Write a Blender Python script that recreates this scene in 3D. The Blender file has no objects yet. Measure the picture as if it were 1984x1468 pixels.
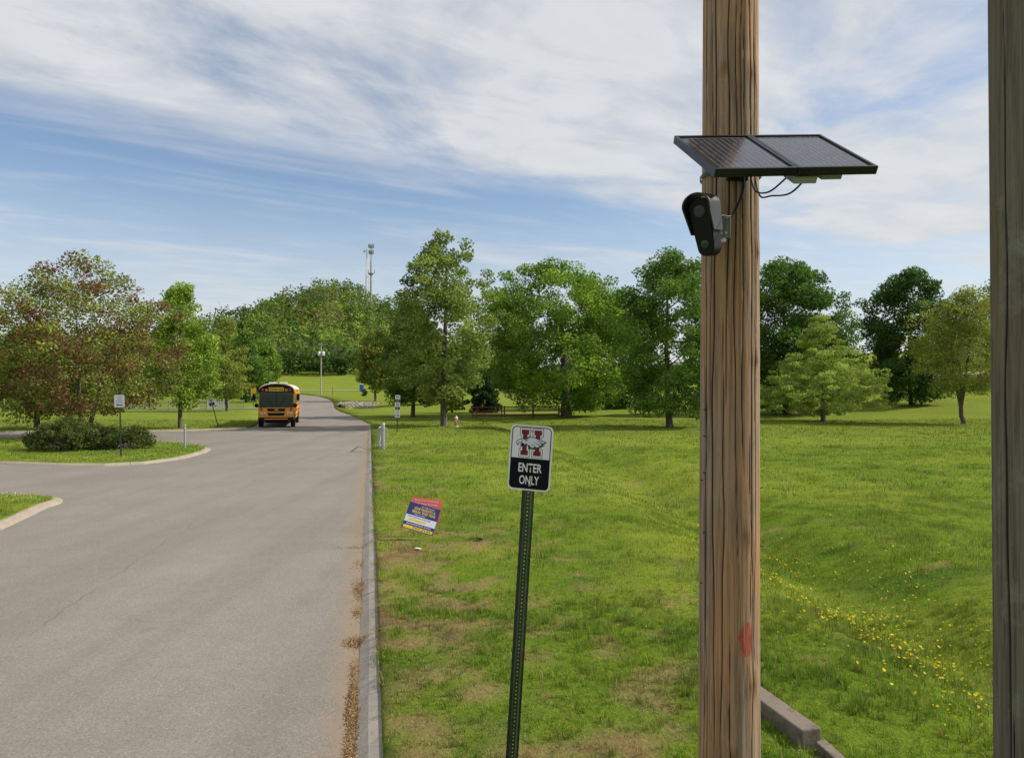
import bpy, bmesh, math, random
import numpy as np
from mathutils import Vector, Matrix
from mathutils.geometry import delaunay_2d_cdt

R = math.radians
scene = bpy.context.scene
COL = scene.collection

# ---------------------------------------------------------------- camera
cam_data = bpy.data.cameras.new("camera")
cam = bpy.data.objects.new("camera", cam_data)
COL.objects.link(cam)
cam_data.sensor_width = 36.0
cam_data.lens = 36.0 * 1400.0 / 1984.0
cam_data.clip_start = 0.05
cam_data.clip_end = 12000
cam.location = (0, 0, 2.55)
cam.rotation_euler = (R(90) + math.atan(23 / 1400.0), 0, 0)
scene.camera = cam

# ---------------------------------------------------------------- light
SUN_EL, SUN_AZ = R(41), R(84)          # azimuth from +Y (view direction) towards +X
sun_dir = Vector((math.sin(SUN_AZ) * math.cos(SUN_EL), math.cos(SUN_AZ) * math.cos(SUN_EL), math.sin(SUN_EL)))
sl = bpy.data.lights.new("sun", 'SUN')
sl.energy = 5.0
sl.angle = R(1.2)
sl.color = (1.0, 0.93, 0.82)
sun = bpy.data.objects.new("sun", sl)
COL.objects.link(sun)
sun.rotation_euler = (-sun_dir).to_track_quat('-Z', 'Y').to_euler()
sun.location = (30, 20, 60)

world = bpy.data.worlds.new("World")
scene.world = world
world.use_nodes = True


def build_sky():
    nt = world.node_tree
    N, L = nt.nodes, nt.links
    N.clear()
    out = N.new('ShaderNodeOutputWorld')
    bg = N.new('ShaderNodeBackground')
    bg.inputs['Strength'].default_value = 0.125
    L.new(bg.outputs[0], out.inputs[0])
    sky = N.new('ShaderNodeTexSky')
    sky.sky_type = 'NISHITA'
    sky.sun_disc = False
    sky.sun_elevation = SUN_EL
    sky.sun_rotation = SUN_AZ
    sky.air_density = 1.0
    sky.dust_density = 0.6
    sky.ozone_density = 1.6
    tc = N.new('ShaderNodeTexCoord')
    sep = N.new('ShaderNodeSeparateXYZ')
    L.new(tc.outputs['Generated'], sep.inputs[0])

    def m(op, a, b=None, c=None, clamp=False):
        n = N.new('ShaderNodeMath')
        n.operation = op
        n.use_clamp = clamp
        for i, v in enumerate((a, b, c)):
            if v is None:
                continue
            if isinstance(v, (int, float)):
                n.inputs[i].default_value = v
            else:
                L.new(v, n.inputs[i])
        return n.outputs[0]

    def ramp(v, a, b):
        n = N.new('ShaderNodeMapRange')
        n.interpolation_type = 'SMOOTHSTEP'
        L.new(v, n.inputs[0])
        n.inputs[1].default_value, n.inputs[2].default_value = a, b
        return n.outputs[0]

    def noise(vec, scale, detail, rough, dist=0.0):
        n = N.new('ShaderNodeTexNoise')
        n.inputs['Scale'].default_value = scale
        n.inputs['Detail'].default_value = detail
        n.inputs['Roughness'].default_value = rough
        n.inputs['Distortion'].default_value = dist
        L.new(vec, n.inputs['Vector'])
        return n.outputs[0]

    z = m('MAXIMUM', sep.outputs[2], 0.02)
    u = m('DIVIDE', sep.outputs[0], z)
    v = m('DIVIDE', sep.outputs[1], z)
    # along / across the edge of the cirrus deck
    e = m('SUBTRACT', v, m('MULTIPLY', u, 0.64))
    a = m('ADD', u, m('MULTIPLY', v, 0.64))
    cmb = N.new('ShaderNodeCombineXYZ')
    L.new(m('MULTIPLY', a, 0.55), cmb.inputs[0])
    L.new(e, cmb.inputs[1])
    P = cmb.outputs[0]
    cmb2 = N.new('ShaderNodeCombineXYZ')
    L.new(m('ADD', m('MULTIPLY', u, 0.8), m('MULTIPLY', v, -0.1)), cmb2.inputs[0])
    L.new(m('MULTIPLY', v, 0.55), cmb2.inputs[1])
    P2 = cmb2.outputs[0]
    n_edge = noise(P, 1.3, 6, 0.6, 0.3)
    n_big = noise(P2, 1.25, 7, 0.58, 0.6)
    n_fine = noise(P, 2.6, 10, 0.60, 0.35)
    n_veil = noise(P, 0.62, 7, 0.55, 1.6)
    # deck
    ee = m('ADD', e, m('MULTIPLY', m('SUBTRACT', n_edge, 0.5), 0.75))
    deck = m('SUBTRACT', 1.0, ramp(ee, 3.1, 3.7))
    dens = m('ADD', m('MULTIPLY', ramp(n_big, 0.27, 0.56), 0.78), m('MULTIPLY', ramp(n_fine, 0.26, 0.68), 0.36))
    deck = m('MULTIPLY', deck, dens, clamp=True)
    deck = m('MULTIPLY', deck, 0.97)
    # thin veil beyond the deck
    veil = m('MULTIPLY', ramp(m('ADD', n_veil, m('MULTIPLY', m('SUBTRACT', n_fine, 0.5), 0.25)), 0.42, 0.78), 0.6)
    hz = ramp(sep.outputs[2], 0.29, 0.0)
    hz = m('MULTIPLY', hz, 0.88)
    cl = m('SUBTRACT', 1.0, m('MULTIPLY', m('SUBTRACT', 1.0, deck), m('MULTIPLY', m('SUBTRACT', 1.0, veil), m('SUBTRACT', 1.0, hz))))
    # relief in the cloud brightness
    tone = m('ADD', 0.86, m('MULTIPLY', n_fine, 0.30))
    cc = N.new('ShaderNodeVectorMath')
    cc.operation = 'SCALE'
    cc.inputs[0].default_value = (5.2, 5.32, 5.5)
    L.new(tone, cc.inputs['Scale'])
    mix = N.new('ShaderNodeMix')
    mix.data_type = 'RGBA'
    L.new(cl, mix.inputs[0])
    tint = N.new('ShaderNodeVectorMath')
    tint.operation = 'MULTIPLY'
    tint.inputs[1].default_value = SKY_TINT
    L.new(sky.outputs[0], tint.inputs[0])
    L.new(tint.outputs[0], mix.inputs[6])
    L.new(cc.outputs[0], mix.inputs[7])
    L.new(mix.outputs[2], bg.inputs['Color'])


SKY_TINT = (1.02, 1.02, 1.02)
build_sky()

scene.view_settings.view_transform = 'Standard'
scene.view_settings.look = 'None'
scene.view_settings.gamma = 1
scene.view_settings.exposure = 0.1
scene.view_settings.use_curve_mapping = False
scene.render.engine = 'CYCLES'
scene.cycles.use_denoising = True
scene.cycles.use_adaptive_sampling = True
scene.cycles.adaptive_threshold = 0.015
scene.cycles.max_bounces = 6
scene.cycles.diffuse_bounces = 4
scene.cycles.transparent_max_bounces = 8


# ================================================================ helpers
def tag(o, label=None, cat=None, group=None, kind=None):
    if label:
        o["label"] = label
    if cat:
        o["category"] = cat
    if group:
        o["group"] = group
    if kind:
        o["kind"] = kind
    return o


def empty(name, loc=(0, 0, 0), rot=(0, 0, 0)):
    o = bpy.data.objects.new(name, None)
    o.empty_display_size = 0.2
    o.location = loc
    o.rotation_euler = rot
    COL.objects.link(o)
    return o


def link(name, me, mat=None, parent=None, smooth=False):
    o = bpy.data.objects.new(name, me)
    COL.objects.link(o)
    if mat is not None:
        me.materials.clear()
        me.materials.append(mat)
    if parent is not None:
        o.parent = parent
    if smooth:
        me.polygons.foreach_set('use_smooth', [True] * len(me.polygons))
    return o


def np_mesh(name, V, Fc, col=None, smooth=False):
    """big mesh from arrays; Fc (n,k) with constant k"""
    me = bpy.data.meshes.new(name)
    V = np.asarray(V, np.float32)
    Fc = np.asarray(Fc, np.int32)
    n, k = Fc.shape
    me.vertices.add(len(V))
    me.vertices.foreach_set('co', V.ravel())
    me.loops.add(n * k)
    me.loops.foreach_set('vertex_index', Fc.ravel())
    me.polygons.add(n)
    me.polygons.foreach_set('loop_start', np.arange(0, n * k, k, dtype=np.int32))
    me.polygons.foreach_set('loop_total', np.full(n, k, np.int32))
    if smooth:
        me.polygons.foreach_set('use_smooth', np.ones(n, bool))
    me.update(calc_edges=True)
    if col is not None:
        at = me.attributes.new('Col', 'FLOAT_COLOR', 'POINT')
        c = np.ones((len(V), 4), np.float32)
        c[:, :3] = col
        at.data.foreach_set('color', c.ravel())
    return me


class MB:
    def __init__(self, M=None):
        self.v, self.f = [], []
        self.M = M

    def add(self, vs, fs):
        o = len(self.v)
        if self.M is not None:
            vs = [tuple(self.M @ Vector(p)) for p in vs]
        self.v += [tuple(p) for p in vs]
        self.f += [tuple(i + o for i in f) for f in fs]
        return self

    def box(self, c, s, M=None):
        x, y, z = s[0] / 2, s[1] / 2, s[2] / 2
        vs = [(c[0] + a * x, c[1] + b * y, c[2] + d * z) for a in (-1, 1) for b in (-1, 1) for d in (-1, 1)]
        if M is not None:
            vs = [tuple(M @ Vector(p)) for p in vs]
        return self.add(vs, [(0, 1, 3, 2), (4, 6, 7, 5), (0, 4, 5, 1), (2, 3, 7, 6), (0, 2, 6, 4), (1, 5, 7, 3)])

    def tube(self, pts, rs, n=8, cap=True):
        pts = [Vector(p) for p in pts]
        if isinstance(rs, (int, float)):
            rs = [rs] * len(pts)
        vs, fs = [], []
        ref = None
        for i, p in enumerate(pts):
            d = (pts[min(i + 1, len(pts) - 1)] - pts[max(i - 1, 0)]).normalized()
            if ref is None or abs(ref.dot(d)) > .97:
                ref = Vector((1, 0, 0)) if abs(d.x) < .8 else Vector((0, 1, 0))
            a = (ref - d * ref.dot(d)).normalized()
            b = d.cross(a)
            ref = a
            for k in range(n):
                t = 2 * math.pi * k / n
                vs.append(p + (a * math.cos(t) + b * math.sin(t)) * rs[i])
        for i in range(len(pts) - 1):
            for k in range(n):
                k2 = (k + 1) % n
                fs.append((i * n + k, i * n + k2, (i + 1) * n + k2, (i + 1) * n + k))
        if cap:
            fs.append(tuple(range(n))[::-1])
            fs.append(tuple((len(pts) - 1) * n + k for k in range(n)))
        return self.add(vs, fs)

    def lathe(self, prof, c=(0, 0, 0), n=16, cap=True):
        vs, fs = [], []
        for r, z in prof:
            for k in range(n):
                t = 2 * math.pi * k / n
                vs.append((c[0] + r * math.cos(t), c[1] + r * math.sin(t), c[2] + z))
        for i in range(len(prof) - 1):
            for k in range(n):
                k2 = (k + 1) % n
                fs.append((i * n + k, i * n + k2, (i + 1) * n + k2, (i + 1) * n + k))
        if cap:
            fs.append(tuple(range(n))[::-1])
            fs.append(tuple((len(prof) - 1) * n + k for k in range(n)))
        return self.add(vs, fs)

    def prism(self, poly, z0, z1, M=None):
        """poly in XY, extruded along Z"""
        n = len(poly)
        vs = [(p[0], p[1], z0) for p in poly] + [(p[0], p[1], z1) for p in poly]
        if M is not None:
            vs = [tuple(M @ Vector(p)) for p in vs]
        fs = [tuple(range(n))[::-1], tuple(range(n, 2 * n))]
        for i in range(n):
            j = (i + 1) % n
            fs.append((i, j, n + j, n + i))
        return self.add(vs, fs)

    def sheet(self, poly, z=0.0):
        return self.add([(p[0], p[1], z) for p in poly], [tuple(range(len(poly)))])

    def ring(self, outer, inner, z=0.0):
        n = len(outer)
        vs = [(p[0], p[1], z) for p in outer] + [(p[0], p[1], z) for p in inner]
        return self.add(vs, [(i, (i + 1) % n, n + (i + 1) % n, n + i) for i in range(n)])

    def build(self, name, mat, parent=None, smooth=False, bevel=0.0, auto=None):
        me = bpy.data.meshes.new(name)
        me.from_pydata(self.v, [], self.f)
        bm = bmesh.new()
        bm.from_mesh(me)
        bmesh.ops.recalc_face_normals(bm, faces=bm.faces)
        bm.to_mesh(me)
        bm.free()
        o = link(name, me, mat, parent, smooth)
        if bevel:
            md = o.modifiers.new('bevel', 'BEVEL')
            md.width = bevel
            md.segments = 2
            md.limit_method = 'ANGLE'
            md.angle_limit = R(40)
        if auto is not None:
            try:
                me.set_sharp_from_angle(angle=R(auto))
            except Exception:
                pass
        return o


def rrect(w, h, r, n=5, cx=0, cy=0):
    pts = []
    for sx, sy, a0 in ((1, 1, 0), (-1, 1, 90), (-1, -1, 180), (1, -1, 270)):
        for k in range(n + 1):
            t = R(a0 + 90 * k / n)
            pts.append((cx + sx * (w / 2 - r) + r * math.cos(t), cy + sy * (h / 2 - r) + r * math.sin(t)))
    return pts


def text_mesh(txt, height=None, width=None, offset=0.0, M=None, spacing=1.0):
    cu = bpy.data.curves.new('txt', 'FONT')
    cu.body = txt
    cu.align_x = 'CENTER'
    cu.align_y = 'CENTER'
    cu.offset = offset
    cu.resolution_u = 3
    cu.space_character = spacing
    ob = bpy.data.objects.new('txt', cu)
    COL.objects.link(ob)
    bpy.context.view_layer.update()
    me = bpy.data.meshes.new_from_object(ob.evaluated_get(bpy.context.evaluated_depsgraph_get()))
    bpy.data.objects.remove(ob)
    bpy.data.curves.remove(cu)
    n = len(me.vertices)
    co = np.empty(n * 3, np.float32)
    me.vertices.foreach_get('co', co)
    co = co.reshape(n, 3)
    lo, hi = co.min(0), co.max(0)
    c = (lo + hi) / 2
    sy = height / (hi[1] - lo[1]) if height else None
    sx = width / (hi[0] - lo[0]) if width else sy
    if sy is None:
        sy = sx
    co[:, 0] = (co[:, 0] - c[0]) * sx
    co[:, 1] = (co[:, 1] - c[1]) * sy
    if M is not None:
        A = np.array(M)
        co = co @ A[:3, :3].T + A[:3, 3]
    me.vertices.foreach_set('co', co.astype(np.float32).ravel())
    me.update()
    return me


# ---------------------------------------------------------------- numpy noise
def _hash(ix, iy, seed):
    h = (ix.astype(np.int64) * 374761393 + iy.astype(np.int64) * 668265263 + seed * 974711) & 0x7fffffff
    h = ((h ^ (h >> 13)) * 1274126177) & 0x7fffffff
    return ((h ^ (h >> 16)) & 0xffff) / 65535.0


def vnoise(x, y, seed=0):
    x, y = np.asarray(x, float), np.asarray(y, float)
    ix, iy = np.floor(x), np.floor(y)
    fx, fy = x - ix, y - iy
    fx, fy = fx * fx * (3 - 2 * fx), fy * fy * (3 - 2 * fy)
    a, b = _hash(ix, iy, seed), _hash(ix + 1, iy, seed)
    c, d = _hash(ix, iy + 1, seed), _hash(ix + 1, iy + 1, seed)
    return (a + (b - a) * fx) * (1 - fy) + (c + (d - c) * fx) * fy


def fbm(x, y, seed=0, o=4):
    s, a, t = 0, 1, 0
    for k in range(o):
        s = s + a * vnoise(np.asarray(x) * 2 ** k + 17 * k, np.asarray(y) * 2 ** k - 9 * k, seed + k)
        t += a
        a *= .55
    return s / t


def sst(a, b, x):
    t = np.clip((np.asarray(x, float) - a) / (b - a), 0, 1)
    return t * t * (3 - 2 * t)


# ---------------------------------------------------------------- materials
def new_mat(name):
    mt = bpy.data.materials.new(name)
    mt.use_nodes = True
    nt = mt.node_tree
    return mt, nt.nodes, nt.links, nt.nodes['Principled BSDF']


def _noise(N, L, scale, detail=4, rough=.55, vec=None, dist=0.0):
    n = N.new('ShaderNodeTexNoise')
    n.inputs['Scale'].default_value = scale
    n.inputs['Detail'].default_value = detail
    n.inputs['Roughness'].default_value = rough
    n.inputs['Distortion'].default_value = dist
    if vec is not None:
        L.new(vec, n.inputs['Vector'])
    return n.outputs[0]


def _mr(N, L, v, a, b, c=0.0, d=1.0):
    n = N.new('ShaderNodeMapRange')
    L.new(v, n.inputs[0])
    for i, q in enumerate((a, b, c, d)):
        n.inputs[i + 1].default_value = q
    return n.outputs[0]


def _mix(N, L, f, a, b, mode='MIX'):
    n = N.new('ShaderNodeMix')
    n.data_type = 'RGBA'
    n.blend_type = mode
    for i, q in ((0, f), (6, a), (7, b)):
        if isinstance(q, (int, float)):
            n.inputs[i].default_value = q
        elif isinstance(q, tuple):
            n.inputs[i].default_value = q + (1,) if len(q) == 3 else q
        else:
            L.new(q, n.inputs[i])
    return n.outputs[2]


def _math(N, L, op, a, b=None, c=None, clamp=False):
    n = N.new('ShaderNodeMath')
    n.operation = op
    n.use_clamp = clamp
    for i, q in enumerate((a, b, c)):
        if q is None:
            continue
        if isinstance(q, (int, float)):
            n.inputs[i].default_value = q
        else:
            L.new(q, n.inputs[i])
    return n.outputs[0]


def _bump(N, L, h, strength, dist, bsdf):
    b = N.new('ShaderNodeBump')
    b.inputs['Strength'].default_value = strength
    b.inputs['Distance'].default_value = dist
    L.new(h, b.inputs['Height'])
    L.new(b.outputs[0], bsdf.inputs['Normal'])


def _pos(N):
    return N.new('ShaderNodeNewGeometry').outputs['Position']


def _obj(N):
    return N.new('ShaderNodeTexCoord').outputs['Object']


def paint(name, col, rough=.5, metal=0.0, var=.12, scale=9.0, bump=0.0, spec=.5):
    """paint / metal / plastic with slight dirt variation"""
    mt, N, L, B = new_mat(name)
    n = _noise(N, L, scale, 5, .6, _obj(N))
    c = _mix(N, L, _mr(N, L, n, .3, .75), tuple(x * (1 - var) for x in col), tuple(min(1, x * (1 + var)) for x in col))
    L.new(c, B.inputs['Base Color'])
    r = _mr(N, L, n, .3, .7, max(.03, rough - .08), min(1, rough + .08))
    L.new(r, B.inputs['Roughness'])
    B.inputs['Metallic'].default_value = metal
    B.inputs['Specular IOR Level'].default_value = spec
    if bump:
        _bump(N, L, _noise(N, L, scale * 8, 3, .6, _obj(N)), bump, .01, B)
    return mt


def leaf_mat(name, trans=.34, rough=.55, spec=.10):
    mt, N, L, B = new_mat(name)
    at = N.new('ShaderNodeAttribute')
    at.attribute_name = 'Col'
    L.new(at.outputs['Color'], B.inputs['Base Color'])
    B.inputs['Roughness'].default_value = rough
    B.inputs['Specular IOR Level'].default_value = spec
    tr = N.new('ShaderNodeBsdfTranslucent')
    tc = _mix(N, L, 1.0, at.outputs['Color'], (1.25, 1.3, .75), 'MULTIPLY')
    L.new(tc, tr.inputs['Color'])
    mx = N.new('ShaderNodeMixShader')
    mx.inputs[0].default_value = trans
    L.new(B.outputs[0], mx.inputs[1])
    L.new(tr.outputs[0], mx.inputs[2])
    L.new(mx.outputs[0], N['Material Output'].inputs['Surface'])
    return mt


def bark_mat(name, a, b):
    mt, N, L, B = new_mat(name)
    mp = N.new('ShaderNodeMapping')
    mp.inputs['Scale'].default_value = (14, 14, 3)
    L.new(_obj(N), mp.inputs[0])
    n = _noise(N, L, 1.0, 6, .65, mp.outputs[0])
    L.new(_mix(N, L, _mr(N, L, n, .35, .65), a, b), B.inputs['Base Color'])
    B.inputs['Roughness'].default_value = .9
    _bump(N, L, n, .8, .03, B)
    return mt


def asphalt_mat():
    mt, N, L, B = new_mat('asphalt')
    P = _pos(N)
    sp = N.new('ShaderNodeSeparateXYZ')
    L.new(P, sp.inputs[0])
    x, y = sp.outputs[0], sp.outputs[1]
    big = _noise(N, L, .35, 5, .6, P)
    mid = _noise(N, L, 3.0, 5, .6, P)
    fine = _noise(N, L, 62, 4, .8, P)
    fin2 = _noise(N, L, 38, 2, .6, P)
    c = _mix(N, L, _mr(N, L, big, .32, .68), (.188, .170, .146), (.240, .218, .189))
    c = _mix(N, L, _mr(N, L, mid, .3, .7, 0, .35), c, (.155, .139, .121))
    c = _mix(N, L, _mr(N, L, fine, .54, .68, 0, .75), c, (.36, .325, .28))
    c = _mix(N, L, _mr(N, L, fine, .46, .33, 0, .8), c, (.075, .068, .06))
    c = _mix(N, L, _mr(N, L, fin2, .62, .74, 0, .35), c, (.11, .1, .09))
    lane = _noise(N, L, 1.0, 5, .65, None)
    mpl = N.new('ShaderNodeMapping')
    mpl.inputs['Rotation'].default_value = (0, 0, R(-11.2))
    mpl.inputs['Scale'].default_value = (.9, .06, 1)
    L.new(P, mpl.inputs[0])
    L.new(mpl.outputs[0], lane.node.inputs['Vector'])
    c = _mix(N, L, _mr(N, L, lane, .42, .66, 0, .45), c, (.135, .12, .102))
    oil = _noise(N, L, 1.1, 4, .55, P)
    c = _mix(N, L, _mr(N, L, oil, .68, .76, 0, .4), c, (.10, .088, .075))
    agg = N.new('ShaderNodeTexVoronoi')
    agg.inputs['Scale'].default_value = 62
    L.new(P, agg.inputs['Vector'])
    sca = N.new('ShaderNodeSeparateColor')
    L.new(agg.outputs['Color'], sca.inputs[0])
    c = _mix(N, L, _mr(N, L, sca.outputs[0], .72, .95, 0, .26), c, (.36, .325, .28))
    c = _mix(N, L, _mr(N, L, sca.outputs[1], .75, .98, 0, .32), c, (.08, .07, .06))
    # lighter dusty band towards the kerb, brown silt right at it; e = metres left of the kerb face
    e = _math(N, L, 'MULTIPLY', _math(N, L, 'ADD', _math(N, L, 'ADD', x, .095), _math(N, L, 'MULTIPLY', y, .197)), -.98)
    wob = _math(N, L, 'MULTIPLY', _math(N, L, 'SUBTRACT', mid, .5), .55)
    silt = _mr(N, L, _math(N, L, 'ADD', e, wob), .32, .05, 0, .75)
    c = _mix(N, L, silt, c, (.235, .175, .115))
    stain = N.new('ShaderNodeVectorMath')
    stain.operation = 'DISTANCE'
    wv = N.new('ShaderNodeVectorMath')
    wv.operation = 'ADD'
    nn = N.new('ShaderNodeTexNoise')
    nn.inputs['Scale'].default_value = 2.2
    L.new(P, nn.inputs['Vector'])
    sc = N.new('ShaderNodeVectorMath')
    sc.operation = 'SCALE'
    sc.inputs['Scale'].default_value = .9
    L.new(nn.outputs['Color'], sc.inputs[0])
    L.new(P, wv.inputs[0])
    L.new(sc.outputs[0], wv.inputs[1])
    mp = N.new('ShaderNodeMapping')
    mp.inputs['Scale'].default_value = (1, .38, 0)
    L.new(wv.outputs[0], mp.inputs[0])
    L.new(mp.outputs[0], stain.inputs[0])
    stain.inputs[1].default_value = (-2.22, 5.4, 0)
    c = _mix(N, L, _mr(N, L, stain.outputs[1], .52, .34, 0, .6), c, (.19, .145, .105))
    # paving joint and a few cracks
    wj = _math(N, L, 'MULTIPLY', _math(N, L, 'SUBTRACT', _noise(N, L, 1.3, 4, .6, P), .5), .35)
    d1 = _math(N, L, 'ABSOLUTE', _math(N, L, 'ADD', _math(N, L, 'ADD', x, _math(N, L, 'MULTIPLY', y, .174)), _math(N, L, 'ADD', wj, 3.74)))
    brk = _noise(N, L, .6, 3, .6, P)
    j1 = _math(N, L, 'MULTIPLY', _mr(N, L, d1, .018, .005), _mr(N, L, brk, .42, .56))
    wc = _math(N, L, 'MULTIPLY', _math(N, L, 'SUBTRACT', _noise(N, L, .9, 5, .65, P), .5), .7)
    yc = _math(N, L, 'ADD', y, wc)
    per = _math(N, L, 'ABSOLUTE', _math(N, L, 'SUBTRACT', _math(N, L, 'FRACT', _math(N, L, 'MULTIPLY', yc, .31)), .5))
    brk2 = _noise(N, L, .45, 2, .5, P)
    j2 = _math(N, L, 'MULTIPLY', _mr(N, L, per, .0022, .0006), _mr(N, L, brk2, .5, .6))
    cr = _math(N, L, 'MAXIMUM', j1, j2)
    c = _mix(N, L, _math(N, L, 'MULTIPLY', cr, .38), c, (.07, .062, .052))
    # scattered dark spots
    vo = N.new('ShaderNodeTexVoronoi')
    vo.inputs['Scale'].default_value = 1.7
    L.new(P, vo.inputs['Vector'])
    c = _mix(N, L, _mr(N, L, vo.outputs['Distance'], .045, .02, 0, .6), c, (.06, .05, .045))
    L.new(c, B.inputs['Base Color'])
    B.inputs['Roughness'].default_value = .88
    B.inputs['Specular IOR Level'].default_value = .3
    _bump(N, L, _math(N, L, 'SUBTRACT', fine, cr), .35, .006, B)
    return mt


def concrete_mat(name, a, b, dark=(.08, .075, .07), streak=.5):
    mt, N, L, B = new_mat(name)
    P = _pos(N)
    n1 = _noise(N, L, 1.8, 6, .65, P)
    n2 = _noise(N, L, 60, 3, .7, P)
    n3 = _noise(N, L, 9, 5, .7, P)
    c = _mix(N, L, _mr(N, L, n1, .3, .7), a, b)
    c = _mix(N, L, _mr(N, L, n3, .52, .72, 0, streak), c, dark)
    c = _mix(N, L, _mr(N, L, n2, .55, .7, 0, .5), c, tuple(min(1, q * 1.2) for q in b))
    L.new(c, B.inputs['Base Color'])
    B.inputs['Roughness'].default_value = .9
    _bump(N, L, _math(N, L, 'ADD', n2, n3), .5, .012, B)
    return mt


def lawn_mat():
    mt, N, L, B = new_mat('lawn')
    at = N.new('ShaderNodeAttribute')
    at.attribute_name = 'Col'
    P = _pos(N)
    n1 = _noise(N, L, 26, 5, .75, P)
    n2 = _noise(N, L, 3.5, 5, .7, P)
    n3 = _noise(N, L, .5, 4, .6, P)
    c = _mix(N, L, _mr(N, L, n1, .35, .7), _mix(N, L, 1.0, at.outputs['Color'], (.55, .58, .5), 'MULTIPLY'), _mix(N, L, 1.0, at.outputs['Color'], (1.3, 1.25, 1.25), 'MULTIPLY'))
    c = _mix(N, L, _mr(N, L, n2, .4, .7, 0, .4), c, _mix(N, L, 1.0, at.outputs['Color'], (1.45, 1.15, .95), 'MULTIPLY'))
    c = _mix(N, L, _mr(N, L, n3, .45, .65, 0, .3), c, _mix(N, L, 1.0, at.outputs['Color'], (.72, .86, .8), 'MULTIPLY'))
    L.new(c, B.inputs['Base Color'])
    B.inputs['Roughness'].default_value = .95
    B.inputs['Specular IOR Level'].default_value = .02
    _bump(N, L, _math(N, L, 'ADD', n1, _math(N, L, 'MULTIPLY', n2, .6)), 1.0, .06, B)
    return mt


def pole_mat(name, warm, grey, dark, red=False, lichen=None):
    mt, N, L, B = new_mat(name)
    O = _obj(N)
    mp = N.new('ShaderNodeMapping')
    mp.inputs['Scale'].default_value = (52, 52, 1.3)
    L.new(O, mp.inputs[0])
    grain = _noise(N, L, 1.0, 8, .68, mp.outputs[0], .6)
    mp2 = N.new('ShaderNodeMapping')
    mp2.inputs['Scale'].default_value = (130, 130, 3.0)
    L.new(O, mp2.inputs[0])
    fib = _noise(N, L, 1.0, 4, .6, mp2.outputs[0], .3)
    mp3 = N.new('ShaderNodeMapping')
    mp3.inputs['Scale'].default_value = (5, 5, .9)
    L.new(O, mp3.inputs[0])
    pat = _noise(N, L, 1.0, 5, .6, mp3.outputs[0])
    at = N.new('ShaderNodeAttribute')
    at.attribute_name = 'Col'
    sc = N.new('ShaderNodeSeparateColor')
    L.new(at.outputs['Color'], sc.inputs[0])
    crack, knot = sc.outputs[0], sc.outputs[1]
    c = _mix(N, L, _mr(N, L, pat, .40, .58), warm, grey)
    c = _mix(N, L, _mr(N, L, grain, .56, .36, 0, .72), c, dark)
    mp4 = N.new('ShaderNodeMapping')
    mp4.inputs['Scale'].default_value = (75, 75, 7.5)
    L.new(O, mp4.inputs[0])
    shrt = _noise(N, L, 1.0, 5, .7, mp4.outputs[0], 1.2)
    c = _mix(N, L, _mr(N, L, shrt, .60, .70, 0, .55), c, dark)
    c = _mix(N, L, _mr(N, L, shrt, .42, .30, 0, .35), c, tuple(min(1, q * 1.35) for q in grey))
    c = _mix(N, L, _mr(N, L, fib, .5, .75, 0, .4), c, tuple(min(1, q * 1.5) for q in warm))
    c = _mix(N, L, _mr(N, L, knot, .1, .9, 0, .7), c, (.16, .075, .03))
    if lichen:
        ln = _noise(N, L, 2.6, 6, .7, O)
        c = _mix(N, L, _mr(N, L, ln, .55, .68, 0, .6), c, lichen)
    c = _mix(N, L, _mr(N, L, crack, .08, .55, 0, .93), c, (.014, .011, .009))
    if red:
        sp = N.new('ShaderNodeSeparateXYZ')
        L.new(O, sp.inputs[0])
        w = _math(N, L, 'MULTIPLY', _math(N, L, 'SUBTRACT', _noise(N, L, 26, 6, .75, O), .5), 1.3)
        dx = _math(N, L, 'DIVIDE', _math(N, L, 'SUBTRACT', sp.outputs[0], .050), .042)
        dz = _math(N, L, 'DIVIDE', _math(N, L, 'SUBTRACT', sp.outputs[2], 1.235), .092)
        rr = _math(N, L, 'SQRT', _math(N, L, 'ADD', _math(N, L, 'MULTIPLY', dx, dx), _math(N, L, 'MULTIPLY', dz, dz)))
        rr = _math(N, L, 'ADD', rr, w)
        ringm = _math(N, L, 'MULTIPLY', _mr(N, L, rr, 1.15, .85), _mr(N, L, rr, .2, .6, .8, 1))
        front = _math(N, L, 'LESS_THAN', sp.outputs[1], 0.0)
        ringm = _math(N, L, 'MULTIPLY', _math(N, L, 'MULTIPLY', ringm, front), .82)
        ringm = _math(N, L, 'MULTIPLY', ringm, _mr(N, L, shrt, .62, .40, .2, 1.0))
        c = _mix(N, L, ringm, c, (.40, .012, .026))
    L.new(c, B.inputs['Base Color'])
    B.inputs['Roughness'].default_value = .88
    B.inputs['Specular IOR Level'].default_value = .25
    _bump(N, L, _math(N, L, 'ADD', grain, _math(N, L, 'MULTIPLY', fib, .6)), .7, .008, B)
    return mt


def glass_dark(name, col=(.012, .016, .02), rough=.06):
    mt, N, L, B = new_mat(name)
    B.inputs['Base Color'].default_value = col + (1,)
    B.inputs['Roughness'].default_value = rough
    B.inputs['Specular IOR Level'].default_value = .6
    n = _noise(N, L, 14, 5, .7, _obj(N))
    L.new(_mr(N, L, n, .3, .7, rough * .6, rough * 2.2), B.inputs['Roughness'])
    return mt


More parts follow.
